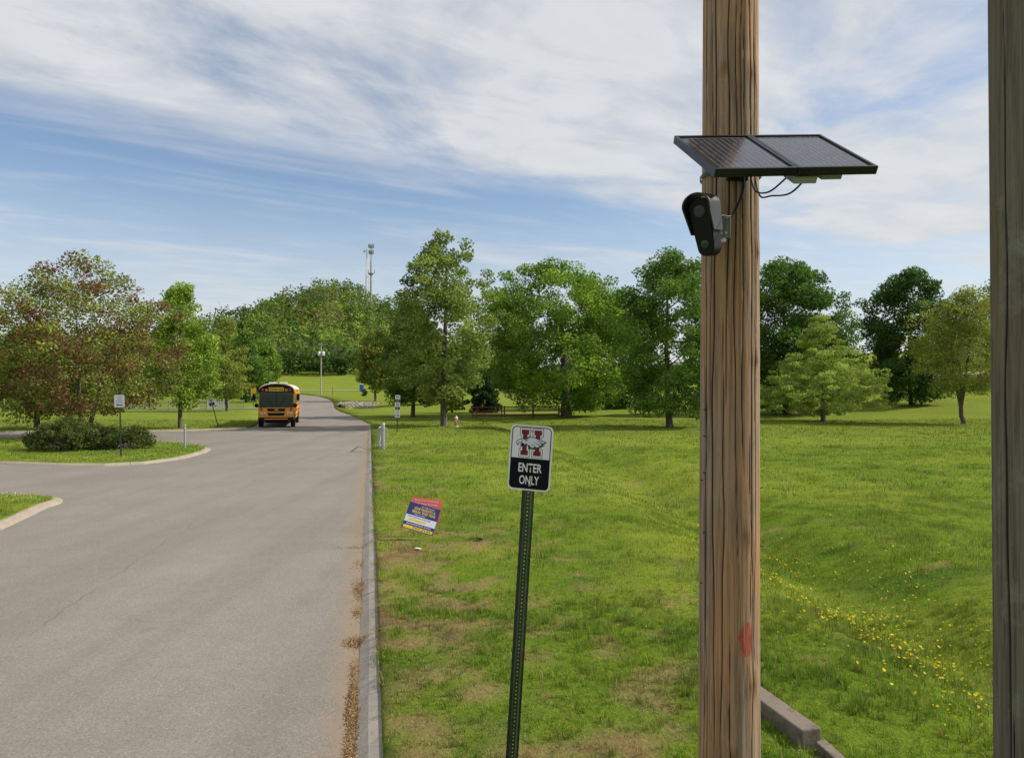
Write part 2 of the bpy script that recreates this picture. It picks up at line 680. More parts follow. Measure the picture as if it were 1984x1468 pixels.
M = {}
M['asphalt'] = asphalt_mat()
M['lawn'] = lawn_mat()
M['kerb'] = concrete_mat('kerb_concrete', (.205, .185, .158), (.285, .258, .222), (.115, .102, .088), .6)
M['kerb_tan'] = concrete_mat('kerb_tan_concrete', (.255, .215, .16), (.33, .28, .215), (.15, .122, .09), .55)
M['headwall'] = concrete_mat('headwall_concrete', (.12, .095, .075), (.205, .17, .135), (.06, .036, .024), .9)
M['path'] = concrete_mat('path_concrete', (.34, .31, .27), (.42, .39, .35))
M['leaf'] = leaf_mat('leaves')
M['grass'] = leaf_mat('grass_blades', .30, .7, .04)
M['bark'] = bark_mat('bark', (.045, .036, .028), (.14, .115, .09))
M['bark_pale'] = bark_mat('bark_pale', (.09, .075, .058), (.24, .205, .16))
M['pole'] = pole_mat('pole_wood', (.40, .235, .124), (.30, .232, .172), (.095, .064, .043), True)
M['pole_old'] = pole_mat('weathered_pole_wood', (.165, .132, .090), (.155, .145, .110), (.048, .042, .030), False, (.25, .285, .23))
M['black'] = paint('black_plastic', (.006, .0065, .0075), .45, 0, .2, 20, .05, .18)
M['black_satin'] = paint('black_satin_plastic', (.022, .024, .028), .36, 0, .15, 20)
M['black_metal'] = paint('black_anodised_frame', (.014, .014, .015), .33, .2, .2)
M['galv'] = paint('galvanised_steel', (.36, .375, .41), .46, .55, .18, 14)
M['alu'] = paint('bare_aluminium', (.62, .63, .65), .4, .9, .1, 14)
M['postgreen'] = paint('dark_green_post_paint', (.020, .036, .020), .35, 0, .3, 12)
M['white'] = paint('white_sign_sheeting', (.70, .71, .74), .42, 0, .04, 7)
M['signblack'] = paint('black_sign_ink', (.004, .005, .008), .6, 0, .1, spec=.12)
M['maroon'] = paint('maroon_sign_ink', (.15, .013, .014), .5, 0, .06, spec=.25)
M['navy'] = paint('navy_sign_ink', (.02, .027, .055), .45, 0, .06)
M['feather'] = paint('grey_sign_ink', (.60, .63, .70), .45, 0, .05)
M['feather_dark'] = paint('shade_sign_ink', (.17, .20, .29), .45, 0, .05)
M['bus'] = paint('school_bus_orange_paint', (.78, .29, .022), .32, 0, .05, 3)
M['bus_roof'] = paint('white_roof_paint', (.72, .70, .64), .4, 0, .06, 3)
M['rubber'] = paint('tyre_rubber', (.018, .018, .018), .75, 0, .2)
M['glass'] = glass_dark('tinted_glass', (.014, .026, .036))
M['amber'] = paint('amber_lens', (.75, .24, .02), .25)
M['redlens'] = paint('red_lens', (.38, .03, .03), .25)
M['lamp'] = paint('clear_headlamp_lens', (.62, .60, .55), .2)
M['fence'] = paint('stained_fence_wood', (.17, .065, .040), .8, 0, .3, 7, .4)
M['red_hyd'] = paint('faded_red_hydrant_paint', (.40, .12, .115), .6, 0, .25, 12)
M['white_hyd'] = paint('faded_white_hydrant_paint', (.62, .57, .47), .6, 0, .15, 12)
M['bluep'] = paint('blue_plastic', (.02, .09, .42), .5, 0, .1)
M['trans'] = paint('pale_grey_enamel', (.66, .68, .70), .4)
M['polegrey'] = paint('grey_weathered_pole', (.36, .34, .31), .85, 0, .15, 3)
M['yellow_sign'] = paint('yellow_sign_sheeting', (.8, .42, .02), .45)
M['red_board'] = paint('red_corrugated_plastic', (.74, .13, .09), .5, 0, .06)
M['blue_board'] = paint('blue_corrugated_plastic', (.02, .025, .17), .5, 0, .06)
M['yellow_ink'] = paint('yellow_ink', (.72, .50, .03), .5, 0, .06)
M['pale_ink'] = paint('pale_ink', (.62, .66, .74), .5, 0, .04)
M['rock'] = concrete_mat('riprap_stone', (.20, .17, .14), (.33, .29, .25), (.11, .085, .065), .6)
M['banner'] = paint('white_vinyl_banner', (.86, .85, .81), .55, 0, .05)
M['bracket'] = paint('dull_zinc', (.20, .20, .205), .5, .6, .25, 30)
M['led'] = paint('dark_lamp_lens', (.05, .053, .06), .3)
M['tower'] = paint('tower_steel', (.34, .36, .39), .55, .5, .1)
M['house'] = paint('grey_siding', (.30, .32, .34), .7, 0, .08)
M['roof'] = paint('brown_shingle_roof', (.16, .105, .075), .9, 0, .2)


def pv_mat():
    mt, N, L, B = new_mat('photovoltaic_glass')
    O = _obj(N)
    n = _noise(N, L, 55, 4, .7, O)
    c = _mix(N, L, _mr(N, L, n, .4, .75), (.016, .018, .028), (.04, .04, .048))
    L.new(c, B.inputs['Base Color'])
    L.new(_mr(N, L, _noise(N, L, 18, 5, .7, O), .3, .7, .07, .2), B.inputs['Roughness'])
    B.inputs['Specular IOR Level'].default_value = .75
    return mt


M['pv'] = pv_mat()

# ================================================================ terrain
YB = [-50, 55, 80, 93, 113, 130, 146, 177, 225, 235, 290, 320, 5000]
ZB = [0, 0, .2, .35, .8, 1.1, 1.4, 1.7, 2.35, 2.7, 8.6, 11.5, 11.5]
DITCH = [(6.2, -3), (5.3, 2), (4.75, 6), (4.4, 10), (4.0, 15), (3.5, 22), (2.9, 31), (1.2, 44), (-1.0, 57), (-2.5, 68)]


def poly_dist(x, y, pl):
    d = np.full(np.shape(x), 1e9)
    for (ax, ay), (bx, by) in zip(pl[:-1], pl[1:]):
        L2 = (bx - ax) ** 2 + (by - ay) ** 2
        t = np.clip(((x - ax) * (bx - ax) + (y - ay) * (by - ay)) / L2, 0, 1)
        d = np.minimum(d, np.hypot(x - ax - t * (bx - ax), y - ay - t * (by - ay)))
    return d


def base(x, y):
    x, y = np.asarray(x, float), np.asarray(y, float)
    z = np.interp(y, YB, ZB)
    q = np.clip(.6 * x + .8 * y - 65, 0, None)
    zr = np.where(q > 55, 4.45 + (q - 55) * .05, .00147 * q * q)
    z = z + np.minimum(zr, 9) * sst(.15, .6, x / np.maximum(y, 1))
    z = z + (48 * np.exp(-((x + 158) / 50) ** 2) + 36 * np.exp(-((x + 104) / 48) ** 2) + 1) * sst(285, 600, y)
    z = z - .6 * np.exp(-((x + 20.3) / 2.4) ** 2 - ((y - 98) / 5) ** 2)
    z = z + 2 * sst(120, 330, y) * sst(-60, -230, x) * (1 - sst(285, 600, y) * .4)
    d = poly_dist(x, y, DITCH)
    z = z - (.42 * (1 - sst(20, 50, y)) + .3 * sst(20, 50, y)) * np.exp(-(d / 1.0) ** 2)
    z = z - .28 * np.exp(-((x - 3.25) / .85) ** 2 - ((y - 4.5) / 1.2) ** 2)
    return z


def zl(x, y):
    """surface of the lawn"""
    x, y = np.asarray(x, float), np.asarray(y, float)
    lift = .070 * (1 - sst(48, 62, y)) + .02
    near = 1 - sst(30, 80, y)
    mic = ((fbm(x * .9, y * .9, 3, 3) - .5) * .05 + (fbm(x * 3.2, y * 3.2, 5, 2) - .5) * .03) * near * sst(.1, .8, np.abs(x + .095 + .197 * y))
    return base(x, y) + lift + mic


def xr(y):
    return -1.08 - .197 * (y - 5)


R_EDGE = [(xr(y), y) for y in (-6, 0, 5, 10, 15, 20, 25, 30, 35, 40, 45, 50)] + \
    [(-10.6, 54), (-12.2, 59.5), (-14.2, 66), (-16.4, 73), (-18.9, 80), (-21.4, 88), (-23.6, 96), (-26.2, 106), (-29.4, 118), (-33.2, 130), (-39, 146), (-50.6, 174), (-62, 200), (-73, 224)]


def offs(pl, d):
    out = []
    for i, p in enumerate(pl):
        a, b = Vector(pl[max(i - 1, 0)]), Vector(pl[min(i + 1, len(pl) - 1)])
        t = (b - a).normalized()
        out.append((p[0] - t.y * d, p[1] + t.x * d))
    return out


L_EDGE = [p for p in offs(R_EDGE, 8.2) if p[1] > 52]
FAR_KERB = [(-17.9, 48.9), (-19.6, 46.9), (-21.5, 45.6), (-25, 44.6), (-31.2, 44.0), (-40, 43.4), (-62, 42.6)]
ISL1 = [(-62, 36.5), (-40, 38.2), (-27.2, 38.4), (-24, 37.7), (-18.8, 36.4), (-15.6, 34.4), (-13.9, 32.9), (-13.05, 31.4), (-12.6, 29.8), (-12.35, 28), (-12.35, 26.6), (-12.75, 25.2), (-13.8, 24.5), (-15.5, 24.55), (-18.1, 25.3), (-24, 27.2), (-40, 31), (-62, 34.5)]
ISL2 = [(-62, 28), (-40, 24), (-24, 20.4), (-15.5, 18.35), (-12.66, 17.75), (-11.3, 17.35), (-10.5, 16.95), (-10.2, 16.45), (-10.12, 15.8), (-9.66, 14.3), (-9.2, 12.7), (-8.2, 9), (-6.6, 3), (-4.2, -6)]
ROAD = R_EDGE + L_EDGE[::-1] + FAR_KERB + ISL1 + ISL2
# the same outline carried under the kerbs: the lawn starts behind them
FOOT = [offs(R_EDGE, -.19)[i] if i < 13 else R_EDGE[i] for i in range(len(R_EDGE))], L_EDGE[::-1], offs(FAR_KERB, -.2), offs(ISL1, -.22), offs(ISL2, -.22)


def in_poly(x, y, poly):
    x, y = np.asarray(x, float), np.asarray(y, float)
    r = np.zeros(x.shape, bool)
    n = len(poly)
    for i in range(n):
        x0, y0 = poly[i]
        x1, y1 = poly[(i + 1) % n]
        c = ((y0 > y) != (y1 > y))
        if y1 != y0:
            r ^= c & (x < (x1 - x0) * (y - y0) / (y1 - y0) + x0)
    return r


def dense(pl, step):
    out = []
    for a, b in zip(pl[:-1], pl[1:]):
        n = max(1, int(math.hypot(b[0] - a[0], b[1] - a[1]) / step))
        out += [(a[0] + (b[0] - a[0]) * k / n, a[1] + (b[1] - a[1]) * k / n) for k in range(n)]
    return out + [pl[-1]]


# colours of the grass (true colour: species and dry patches)
G1, G2, G3 = np.array((.156, .240, .027)), np.array((.220, .290, .038)), np.array((.104, .182, .026))
DRY, SOIL = np.array((.300, .235, .115)), np.array((.205, .135, .075))


def dryness(x, y):
    kd = np.abs((x + .886 + .197 * (y - 5)) * .98)
    edge = np.exp(-kd / 1.6) * (1 - sst(30, 60, y)) * (x > xr(y))
    n = fbm(x * 3.4, y * 3.4, 21, 5)
    n2 = fbm(x * .6, y * .6, 31, 3)
    s = n * .66 + n2 * .34 + edge * .15 - .055 * sst(1.2, 4.5, kd)
    front = np.exp(-((x + .1) / 1.0) ** 2 - ((y - 4.95) / .55) ** 2) + .8 * np.exp(-((x - 1.2) / .5) ** 2 - ((y - 5.9) / .6) ** 2)
    s = s + .13 * front
    dl = poly_dist(x, y, DITCH)
    s = s + .06 * np.exp(-((dl - .3) / .4) ** 2) * (y < 30)
    return sst(.585, .75, s), sst(.71, .85, s)


def lawn_col(x, y):
    x, y = np.asarray(x, float), np.asarray(y, float)
    a = fbm(x * .35, y * .35, 41, 4)[:, None]
    b = fbm(x * 1.1, y * 1.1, 47, 3)[:, None]
    c = G1 + (G2 - G1) * sst(.38, .62, a) + (G3 - G1) * sst(.52, .70, b) * .8
    far = sst(20, 55, y)[:, None]
    c = c * (1 - far) + far * (np.array((.168, .222, .034)) * (.86 + .28 * a))
    d, s = dryness(x, y)
    nr = (1 - sst(14, 34, y))
    c = c + (DRY - c) * (d * (.25 + .75 * nr) * .85)[:, None]
    c = c + (SOIL - c) * (s * nr * .8)[:, None]
    return c


def build_ground():
    pts = []
    rows = []
    y = -6.0
    while y < 1500:
        st = .22 if y < 4 else .17 if y < 13 else .17 + (y - 13) * .028
        rows.append((y, st))
        y += st
    rnd = random.Random(4)
    for y, st in rows:
        hw = min(.95 * max(y, 0) + 10, 900) + (20 if y > 20 else 0)
        sx = st * 1.15
        n = int(2 * hw / sx)
        for k in range(n + 1):
            pts.append((-hw + k * sx + rnd.uniform(-.25, .25) * sx, y + rnd.uniform(-.2, .2) * st))
    # the rest of the sheet, out to the horizon
    for ring, n in ((1300, 40), (2200, 40), (4200, 48), (8000, 48)):
        for k in range(n):
            t = 2 * math.pi * k / n
            pts.append((ring * math.cos(t), 300 + ring * math.sin(t)))
    for k in range(-12, 13):
        for yy in (-7, -40, -120, -300):
            pts.append((k * 60 + .5, yy - .3))
    bnd = []
    for pl, st in zip(FOOT, (.6, 2.0, 1.0, .6, .5)):
        bnd += dense(pl, st)
    A = np.array(pts)
    keep = np.ones(len(A), bool)
    dd = poly_dist(A[:, 0], A[:, 1], bnd + [bnd[0]])
    keep &= dd > np.clip(A[:, 1] * .004, .05, 1.0)
    pts = [tuple(p) for p in A[keep]]
    n0 = len(pts)
    allp = [Vector(p) for p in pts] + [Vector(p) for p in bnd]
    nb = len(bnd)
    edges = [(n0 + i, n0 + (i + 1) % nb) for i in range(nb)]
    vo, eo, fo, *_ = delaunay_2d_cdt(allp, edges, [], 0, 1e-5)
    V = np.array([(p[0], p[1]) for p in vo])
    T = np.array([f for f in fo if len(f) == 3], np.int64)
    cx, cy = V[T][:, :, 0].mean(1), V[T][:, :, 1].mean(1)
    a = V[T[:, 1]] - V[T[:, 0]]
    b = V[T[:, 2]] - V[T[:, 0]]
    flip = a[:, 0] * b[:, 1] - a[:, 1] * b[:, 0] < 0
    T[flip] = T[flip][:, ::-1]
    ir = in_poly(cx, cy, sum(FOOT, []))

    def sub(mask, zf, name, mat, kind, colf=None):
        t = T[mask]
        used, inv = np.unique(t, return_inverse=True)
        p = V[used]
        z = zf(p[:, 0], p[:, 1])
        tri = inv.reshape(-1, 3)
        P3 = np.column_stack([p, z])
        cc = colf(p[:, 0], p[:, 1]) if colf else None
        if colf:          # earth face down to the road along the cut edge
            E_ = np.concatenate([tri[:, [0, 1]], tri[:, [1, 2]], tri[:, [2, 0]]])
            key = np.sort(E_, 1)
            _, first, cnt = np.unique(key, axis=0, return_index=True, return_counts=True)
            be = E_[first[cnt == 1]]
            mid = p[be].mean(1)
            be = be[poly_dist(mid[:, 0], mid[:, 1], bnd + [bnd[0]]) < .02]
            vb = np.unique(be)
            remap = np.full(len(p), -1)
            remap[vb] = len(p) + np.arange(len(vb))
            low = P3[vb].copy()
            low[:, 2] = base(low[:, 0], low[:, 1]) - .12
            P3 = np.concatenate([P3, low])
            cc = np.concatenate([cc, cc[vb]])
            a_, b_ = be[:, 0], be[:, 1]
            tri = np.concatenate([tri, np.column_stack([b_, a_, remap[a_]]), np.column_stack([b_, remap[a_], remap[b_]])])
        me = np_mesh(name, P3, tri, cc, True)
        o = link(name, me, mat)
        o["kind"] = kind
        return o

    sub(~ir, zl, 'ground', M['lawn'], 'structure', lawn_col)
    sub(ir, base, 'road', M['asphalt'], 'structure')


build_ground()


def strip(name, pl, w, mat, lift):
    a, b = offs(pl, w / 2), offs(pl, -w / 2)
    mb = MB()
    vs = []
    for p, q in zip(a, b):
        for t in np.linspace(0, 1, 4):
            x, y = p[0] + (q[0] - p[0]) * t, p[1] + (q[1] - p[1]) * t
            vs.append((x, y, float(zl(x, y)) + lift))
    n = len(pl)
    mb.add(vs, [(i * 4 + k, i * 4 + k + 1, i * 4 + k + 5, i * 4 + k + 4) for i in range(n - 1) for k in range(3)])
    o = mb.build(name, mat, smooth=True)
    o["kind"] = "structure"
    return o


strip('path', dense([(-190, 236), (-120, 233), (-80, 232), (-46, 233)], 4), 3.4, M['path'], .12)
strip('side_road', dense([(-75, 92), (-55, 90.5), (-40, 89.5), (-29.3, 89.5)], 2.5), 3.6, M['asphalt'], .05)
strip('far_parking_road', dense([(58, 101), (75, 103), (120, 108)], 3), 5, M['path'], .1)


# ---------------------------------------------------------------- kerbs
def kerb(name, label, pl, side, w, h, mat, seg=3.0, face=.05):
    root = empty(name)
    tag(root, label=label, kind='structure')
    pl = dense(pl, .35)
    s = [0]
    for a, b in zip(pl[:-1], pl[1:]):
        s.append(s[-1] + math.hypot(b[0] - a[0], b[1] - a[1]))
    s = np.array(s)
    X, Y = np.array([p[0] for p in pl]), np.array([p[1] for p in pl])
    rnd = random.Random(len(pl))
    nseg = int(s[-1] / seg)
    prof = [(-.03, -.08), (0, .004), (face * .5, h * .62), (face, h - .012), (face + .02, h), (w - .02, h), (w, h - .015), (w + .01, -.1)]
    for k in range(nseg):
        t0, t1 = k * seg + .007, (k + 1) * seg - .007
        tt = np.linspace(t0, t1, 7)
        px, py = np.interp(tt, s, X), np.interp(tt, s, Y)
        ex, ey = np.interp(tt + .15, s, X) - np.interp(tt - .15, s, X), np.interp(tt + .15, s, Y) - np.interp(tt - .15, s, Y)
        ln = np.hypot(ex, ey)
        nx, ny = -ey / ln * side, ex / ln * side
        dz, dw = rnd.uniform(-.006, .006), rnd.uniform(-.006, .006)
        mb = MB()
        vs = []
        for i in range(7):
            zb = float(base(px[i], py[i]))
            for (o_, z_) in prof:
                wob = (fbm(px[i] * 4, py[i] * 4 + o_ * 9, 7, 2) - .5) * .014
                vs.append((px[i] + nx[i] * (o_ + dw + wob), py[i] + ny[i] * (o_ + dw + wob), zb + z_ + (dz if z_ > .01 else 0) + wob * .5))
        m = len(prof)
        fs = [(i * m + j, i * m + j + 1, (i + 1) * m + j + 1, (i + 1) * m + j) for i in range(6) for j in range(m - 1)]
        fs += [tuple(range(m)), tuple(6 * m + j for j in range(m))]
        mb.add(vs, fs)
        mb.build('kerb_segment', mat, root)


kerb('road_kerb', 'grey concrete kerb along the right edge of the road', R_EDGE[:13], -1, .22, .080, M['kerb'], 3.05, .185)
kerb('island_kerb', 'tan concrete kerb round the island with the shrubs', ISL1[1:-1], -1, .25, .088, M['kerb_tan'], 2.4, .12)
kerb('corner_kerb', 'tan concrete kerb round the grass corner at the left edge', ISL2[1:], -1, .25, .088, M['kerb_tan'], 1.9, .12)
kerb('drive_kerb', 'pale concrete kerb behind the side drive', FAR_KERB, -1, .24, .088, M['kerb_tan'], 3.0, .12)


# ================================================================ vegetation
def leaf_cloud(rng, C, rad, n_per, size, flat=.7, up=.35, shell=.5, aspect=.62):
    """quads scattered in ellipsoidal clumps; C (m,3), rad (m,)"""
    m = len(C)
    idx = np.repeat(np.arange(m), n_per)
    n = len(idx)
    d = rng.normal(size=(n, 3))
    d /= np.linalg.norm(d, axis=1)[:, None]
    r = rng.random(n) ** (1 / 3.0)
    r = r * (1 - shell) + shell * (1 - .35 * rng.random(n) ** 2) * (rng.random(n) < .8) + (1 - shell) * 0
    off = d * (r * rad[idx])[:, None]
    off[:, 2] *= flat
    P = C[idx] + off
    nr = rng.normal(size=(n, 3)) + d * .5
    nr[:, 2] += up
    nr /= np.linalg.norm(nr, axis=1)[:, None]
    t = np.cross(nr, rng.normal(size=(n, 3)))
    t /= np.linalg.norm(t, axis=1)[:, None]
    b = np.cross(nr, t)
    s = size * (.6 + .8 * rng.random(n))[:, None]
    V = np.empty((n, 4, 3))
    V[:, 0] = P - t * s * .5
    V[:, 1] = P + b * s * aspect * .5 + nr * s * .08
    V[:, 2] = P + t * s * .5
    V[:, 3] = P - b * s * aspect * .5 + nr * s * .08
    return V.reshape(-1, 3), idx, n


def tube_arrays(paths, n=6):
    VV, FF, o = [], [], 0
    ang = np.arange(n) * 2 * np.pi / n
    for pts, rs in paths:
        pts = np.asarray(pts, float)
        k = len(pts)
        T = np.gradient(pts, axis=0)
        T /= np.linalg.norm(T, axis=1)[:, None] + 1e-9
        ref = np.where(np.abs(T[:, :1]) < .8, np.array([[1., 0, 0]]), np.array([[0, 1., 0]]))
        ref = np.repeat(ref[:1], k, 0)
        A = ref - T * (ref * T).sum(1)[:, None]
        A /= np.linalg.norm(A, axis=1)[:, None] + 1e-9
        B = np.cross(T, A)
        ring = pts[:, None] + (A[:, None] * np.cos(ang)[None, :, None] + B[:, None] * np.sin(ang)[None, :, None]) * np.asarray(rs)[:, None, None]
        VV.append(ring.reshape(-1, 3))
        for i in range(k - 1):
            for j in range(n):
                j2 = (j + 1) % n
                FF.append((o + i * n + j, o + i * n + j2, o + (i + 1) * n + j2, o + (i + 1) * n + j))
        o += k * n
    return np.concatenate(VV), np.array(FF)


def pick_cols(rng, idx, n, cols, cvar=.22, lvar=.3, mixp=.16):
    m = idx.max() + 1
    cols = np.array(cols, float)
    ci = rng.integers(0, len(cols), m)
    cc = cols[ci] * (1 + cvar * rng.normal(size=(m, 1)) * .6)
    mixr = rng.random(n) < mixp
    c = cc[idx]
    c[mixr] = cols[rng.integers(0, len(cols), mixr.sum())]
    c = c * (1 + lvar * (rng.random((n, 1)) - .5) * 2 * .7)
    c[:, 0] *= 1 + .12 * (rng.random(n) - .5)
    return np.clip(c, .004, 1)


def tree(name, label, x, y, H, prof, cols, seed, nclus=110, nleaf=130, leaf=.2, clus=.75, trunk_r=.17, trunk_top=.85, bark='bark', group='trees on the lawn', cat='tree',
         lean=(0, 0), stems=1, lobes=.22, cflat=.7, fork=None, outer=.42, bmul=1.0, sprig=0.0):
    """prof: list of (height fraction of H, crown radius in m)"""
    rng = np.random.default_rng(seed)
    root = empty(name, (x, y, float(zl(x, y)) - .03))
    tag(root, label, cat, group)
    nclus = int(nclus * 1.18)
    hf = np.array([p[0] for p in prof])
    rf = np.array([p[1] for p in prof])
    # clump centres
    hs = np.linspace(hf[0], hf[-1], 200)
    wt = np.interp(hs, hf, rf) ** 1.25 + .03
    h = rng.choice(hs, nclus, p=wt / wt.sum()) + rng.normal(size=nclus) * .008
    th = rng.random(nclus) * 2 * np.pi
    ph = rng.random(4) * 6.28
    Rm = 1.08 * np.interp(h, hf, rf) * (1 + lobes * (np.sin(3 * th + ph[0] + h * 7) * .6 + np.sin(5 * th + ph[1] - h * 13) * .4))
    cr = clus * (.65 + .7 * rng.random(nclus))
    rr = np.clip(Rm - cr * .55, .05, None) * (outer + (1 - outer) * rng.random(nclus)) ** .8
    far = rng.random(nclus) < .20
    rr[far] = np.clip(Rm[far], .1, None) * (.95 + .11 * rng.random(far.sum()))
    cr[far] *= .62
    C = np.column_stack([rr * np.cos(th) + lean[0] * h, rr * np.sin(th) + lean[1] * h, h * H])
    # trunk(s)
    paths = []
    nodes = []
    for s in range(stems):
        a = s * 2 * np.pi / stems + 1.0
        k = 9
        zz = np.linspace(0, trunk_top * H, k)
        sp = (0 if stems == 1 else 1)
        wx = np.cumsum(rng.normal(size=k)) * .035 * H / 10 + lean[0] * zz / H
        wy = np.cumsum(rng.normal(size=k)) * .035 * H / 10 + lean[1] * zz / H
        wx[0] = wy[0] = 0
        if sp:
            wx = wx + np.cos(a) * (.22 + zz * .30)
            wy = wy + np.sin(a) * (.22 + zz * .30)
        rs = trunk_r * (1 - zz / (trunk_top * H)) ** .8 * .92 + trunk_r * .08
        rs[0] *= 1.35
        pts = np.column_stack([wx, wy, zz])
        pts = np.insert(pts, 1, [wx[0] * .9 + wx[1] * .1, wy[0] * .9 + wy[1] * .1, .22], 0)
        rs = np.insert(rs, 1, trunk_r * 1.04)
        paths.append((pts, rs))
        for p, r_ in zip(pts[2:], rs[2:]):
            nodes.append((p, r_))
        if fork and s == 0:
            b0 = pts[3]
            for dx, dy, top in fork:
                f = [b0 + (np.array([dx, dy, top * H]) - b0) * t + np.array([0, 0, 0]) for t in np.linspace(0, 1, 6)]
                f = np.array(f)
                f[1:-1, 0] += dx * .1
                r2 = np.linspace(trunk_r * .75, trunk_r * .15, 6)
                paths.append((f, r2))
                for p, r_ in zip(f[1:], r2[1:]):
                    nodes.append((p, r_))
    order = np.argsort(np.hypot(C[:, 0], C[:, 1]))
    NP = [n[0] for n in nodes]
    NR = [n[1] for n in nodes]
    h0 = hf[0] * H
    for i in order:
        c = C[i]
        A = np.array(NP)
        dv = c - A
        dist = np.linalg.norm(dv, axis=1)
        pen = dist + np.clip(-dv[:, 2] + .25 * np.hypot(dv[:, 0], dv[:, 1]), 0, None) * 1.8
        j = int(np.argmin(pen))
        p0, r0 = A[j], NR[j]
        mid = (p0 + c) / 2 + rng.normal(size=3) * .06 * dist[j] - np.array([0, 0, .03 * dist[j]])
        r1 = min(r0 * .62, .02 + .022 * dist[j]) * bmul
        paths.append((np.array([p0, mid, c]), [r1, r1 * .66, max(.008, r1 * .25)]))
        NP += [mid, c]
        NR += [r1 * .66, r1 * .3]
    V, Fc = tube_arrays(paths, 6)
    twigs = []
    for i in range(nclus):
        for q in range(3):
            d_ = rng.normal(size=3)
            d_[2] = abs(d_[2]) * .6 + .1
            d_ *= cr[i] * .95 / np.linalg.norm(d_)
            twigs.append((np.array([C[i], C[i] + d_ * .5 + rng.normal(size=3) * .05 * cr[i], C[i] + d_]), [.014, .010, .004]))
    V2, F2 = tube_arrays(twigs, 4)
    V, Fc = np.concatenate([V, V2]), np.concatenate([Fc, F2 + len(V)])
    tr = link('trunk', np_mesh('trunk', V, Fc, None, True), M[bark], root)
    # leaves
    cnt = np.maximum(8, (1.55 * nleaf * (cr / clus) ** 2).astype(int))
    V, idx, n = leaf_cloud(rng, C, cr, cnt, leaf * .84, cflat)
    col = np.clip(pick_cols(rng, idx, n, cols) * np.array((1.24, 1.24, 1.0)), 0, .6)
    link('crown', np_mesh('crown', V, np.arange(n * 4).reshape(-1, 4), np.repeat(col, 4, 0)), M['leaf'], root)
    return root


GREEN = [(.116, .196, .040), (.150, .235, .048), (.090, .158, .034)]
BRIGHT = [(.185, .275, .048), (.150, .235, .042), (.215, .300, .062)]
DARK = [(.060, .118, .028), (.078, .145, .032), (.048, .096, .024)]
OLIVE = [(.180, .215, .058), (.205, .245, .068), (.145, .180, .046)]
SYC = [(.145, .198, .052), (.108, .155, .038), (.195, .245, .084)]
REDB = [(.140, .070, .044), (.118, .064, .040), (.165, .200, .058), (.195, .235, .060), (.138, .165, .046), (.17, .21, .055), (.15, .085, .05)]
CYP = [(.235, .300, .082), (.195, .262, .066), (.265, .325, .10)]

# left side
tree('flowering_tree', 'broad tree with reddish brown and green leaves on several stems behind the shrubs', -23.2, 38.9, 9.9,
     [(.13, 2.8), (.24, 4.3), (.42, 4.7), (.60, 4.4), (.74, 3.7), (.86, 2.5), (.95, 1.1), (1.0, .3)], REDB, 11, 290, 95, .17, .74, .15, .66, stems=3, lobes=.16, outer=.3, group='trees left of the road')
tree('lawn_tree', 'low dark green tree at the far left beyond the side drive', -30.6, 46.6, 7.2,
     [(.2, 2.0), (.36, 2.9), (.6, 2.6), (.85, 1.4), (1, .3)], GREEN, 12, 80, 150, .2, .8, .2, .8, group='trees left of the road')
tree('lawn_tree', 'slender bright green tree with a pointed top beside the white arrow sign', -21.87, 47.66, 9.9,
     [(.18, 1.2), (.27, 2.0), (.42, 2.1), (.60, 1.95), (.70, 1.45), (.74, 1.0), (.80, 1.3), (.88, 1.0), (.99, .15)], BRIGHT, 13, 120, 125, .19, .62, .15, .9, lobes=.28, group='trees left of the road')
tree('lawn_tree', 'small olive green tree behind the white banner left of the bus', -32.3, 82.0, 10.2,
     [(.15, 1.2), (.26, 2.4), (.45, 2.2), (.65, 1.9), (.85, 1.2), (1, .2)], OLIVE, 14, 85, 110, .24, .75, .17, .9, group='trees left of the road')
tree('backdrop_tree', 'dark green tree behind the olive tree left of the bus', -41.3, 112, 10.6,
     [(.06, 1.8), (.2, 2.6), (.5, 2.9), (.8, 2.0), (1, .4)], DARK + GREEN, 15, 70, 110, .4, 1.25, .22, .85, group='trees left of the road')
tree('backdrop_tree', 'round green tree just above the left side of the bus roof', -46.5, 135, 10.8,
     [(.05, 1.8), (.2, 2.9), (.5, 3.2), (.8, 2.2), (1, .4)], GREEN, 16, 70, 110, .45, 1.4, .25, .85, group='trees left of the road')
# right side
tree('tall_tree', 'tallest loose leaved tree right of the road, behind the hydrant', -4.74, 50.34, 13.6,
     [(.14, 1.5), (.26, 2.8), (.40, 3.4), (.56, 3.6), (.68, 3.2), (.78, 2.6), (.88, 1.8), (.995, .3)], SYC, 61, 180, 100, .23, .74, .23, .96, lobes=.36, outer=.38, group='trees on the lawn')
tree('lawn_tree', 'dark leafy tree behind the stacked signs at the road edge', -9.24, 67.4, 10.8,
     [(.09, 1.6), (.2, 2.9), (.45, 3.1), (.7, 2.6), (.9, 1.3), (1, .3)], [(.078, .132, .030), (.108, .168, .040), (.062, .110, .024)], 22, 110, 130, .25, .85, .2, .85)
tree('lawn_tree', 'pale olive tree far behind, left of the dark signpost tree', -21.9, 116, 10.8,
     [(.2, 1.4), (.32, 2.6), (.5, 3.0), (.8, 2.1), (1, .4)], [(.14, .165, .04), (.12, .155, .035), (.10, .13, .03)], 23, 80, 110, .38, 1.2, .2, .85)
tree('lawn_tree', 'small tree with a grey trunk seen between the two nearer trees', -11.56, 101.2, 9.0,
     [(.22, 1.6), (.4, 2.6), (.7, 2.3), (1, .4)], GREEN + OLIVE, 24, 60, 100, .34, 1.0, .3, .85)
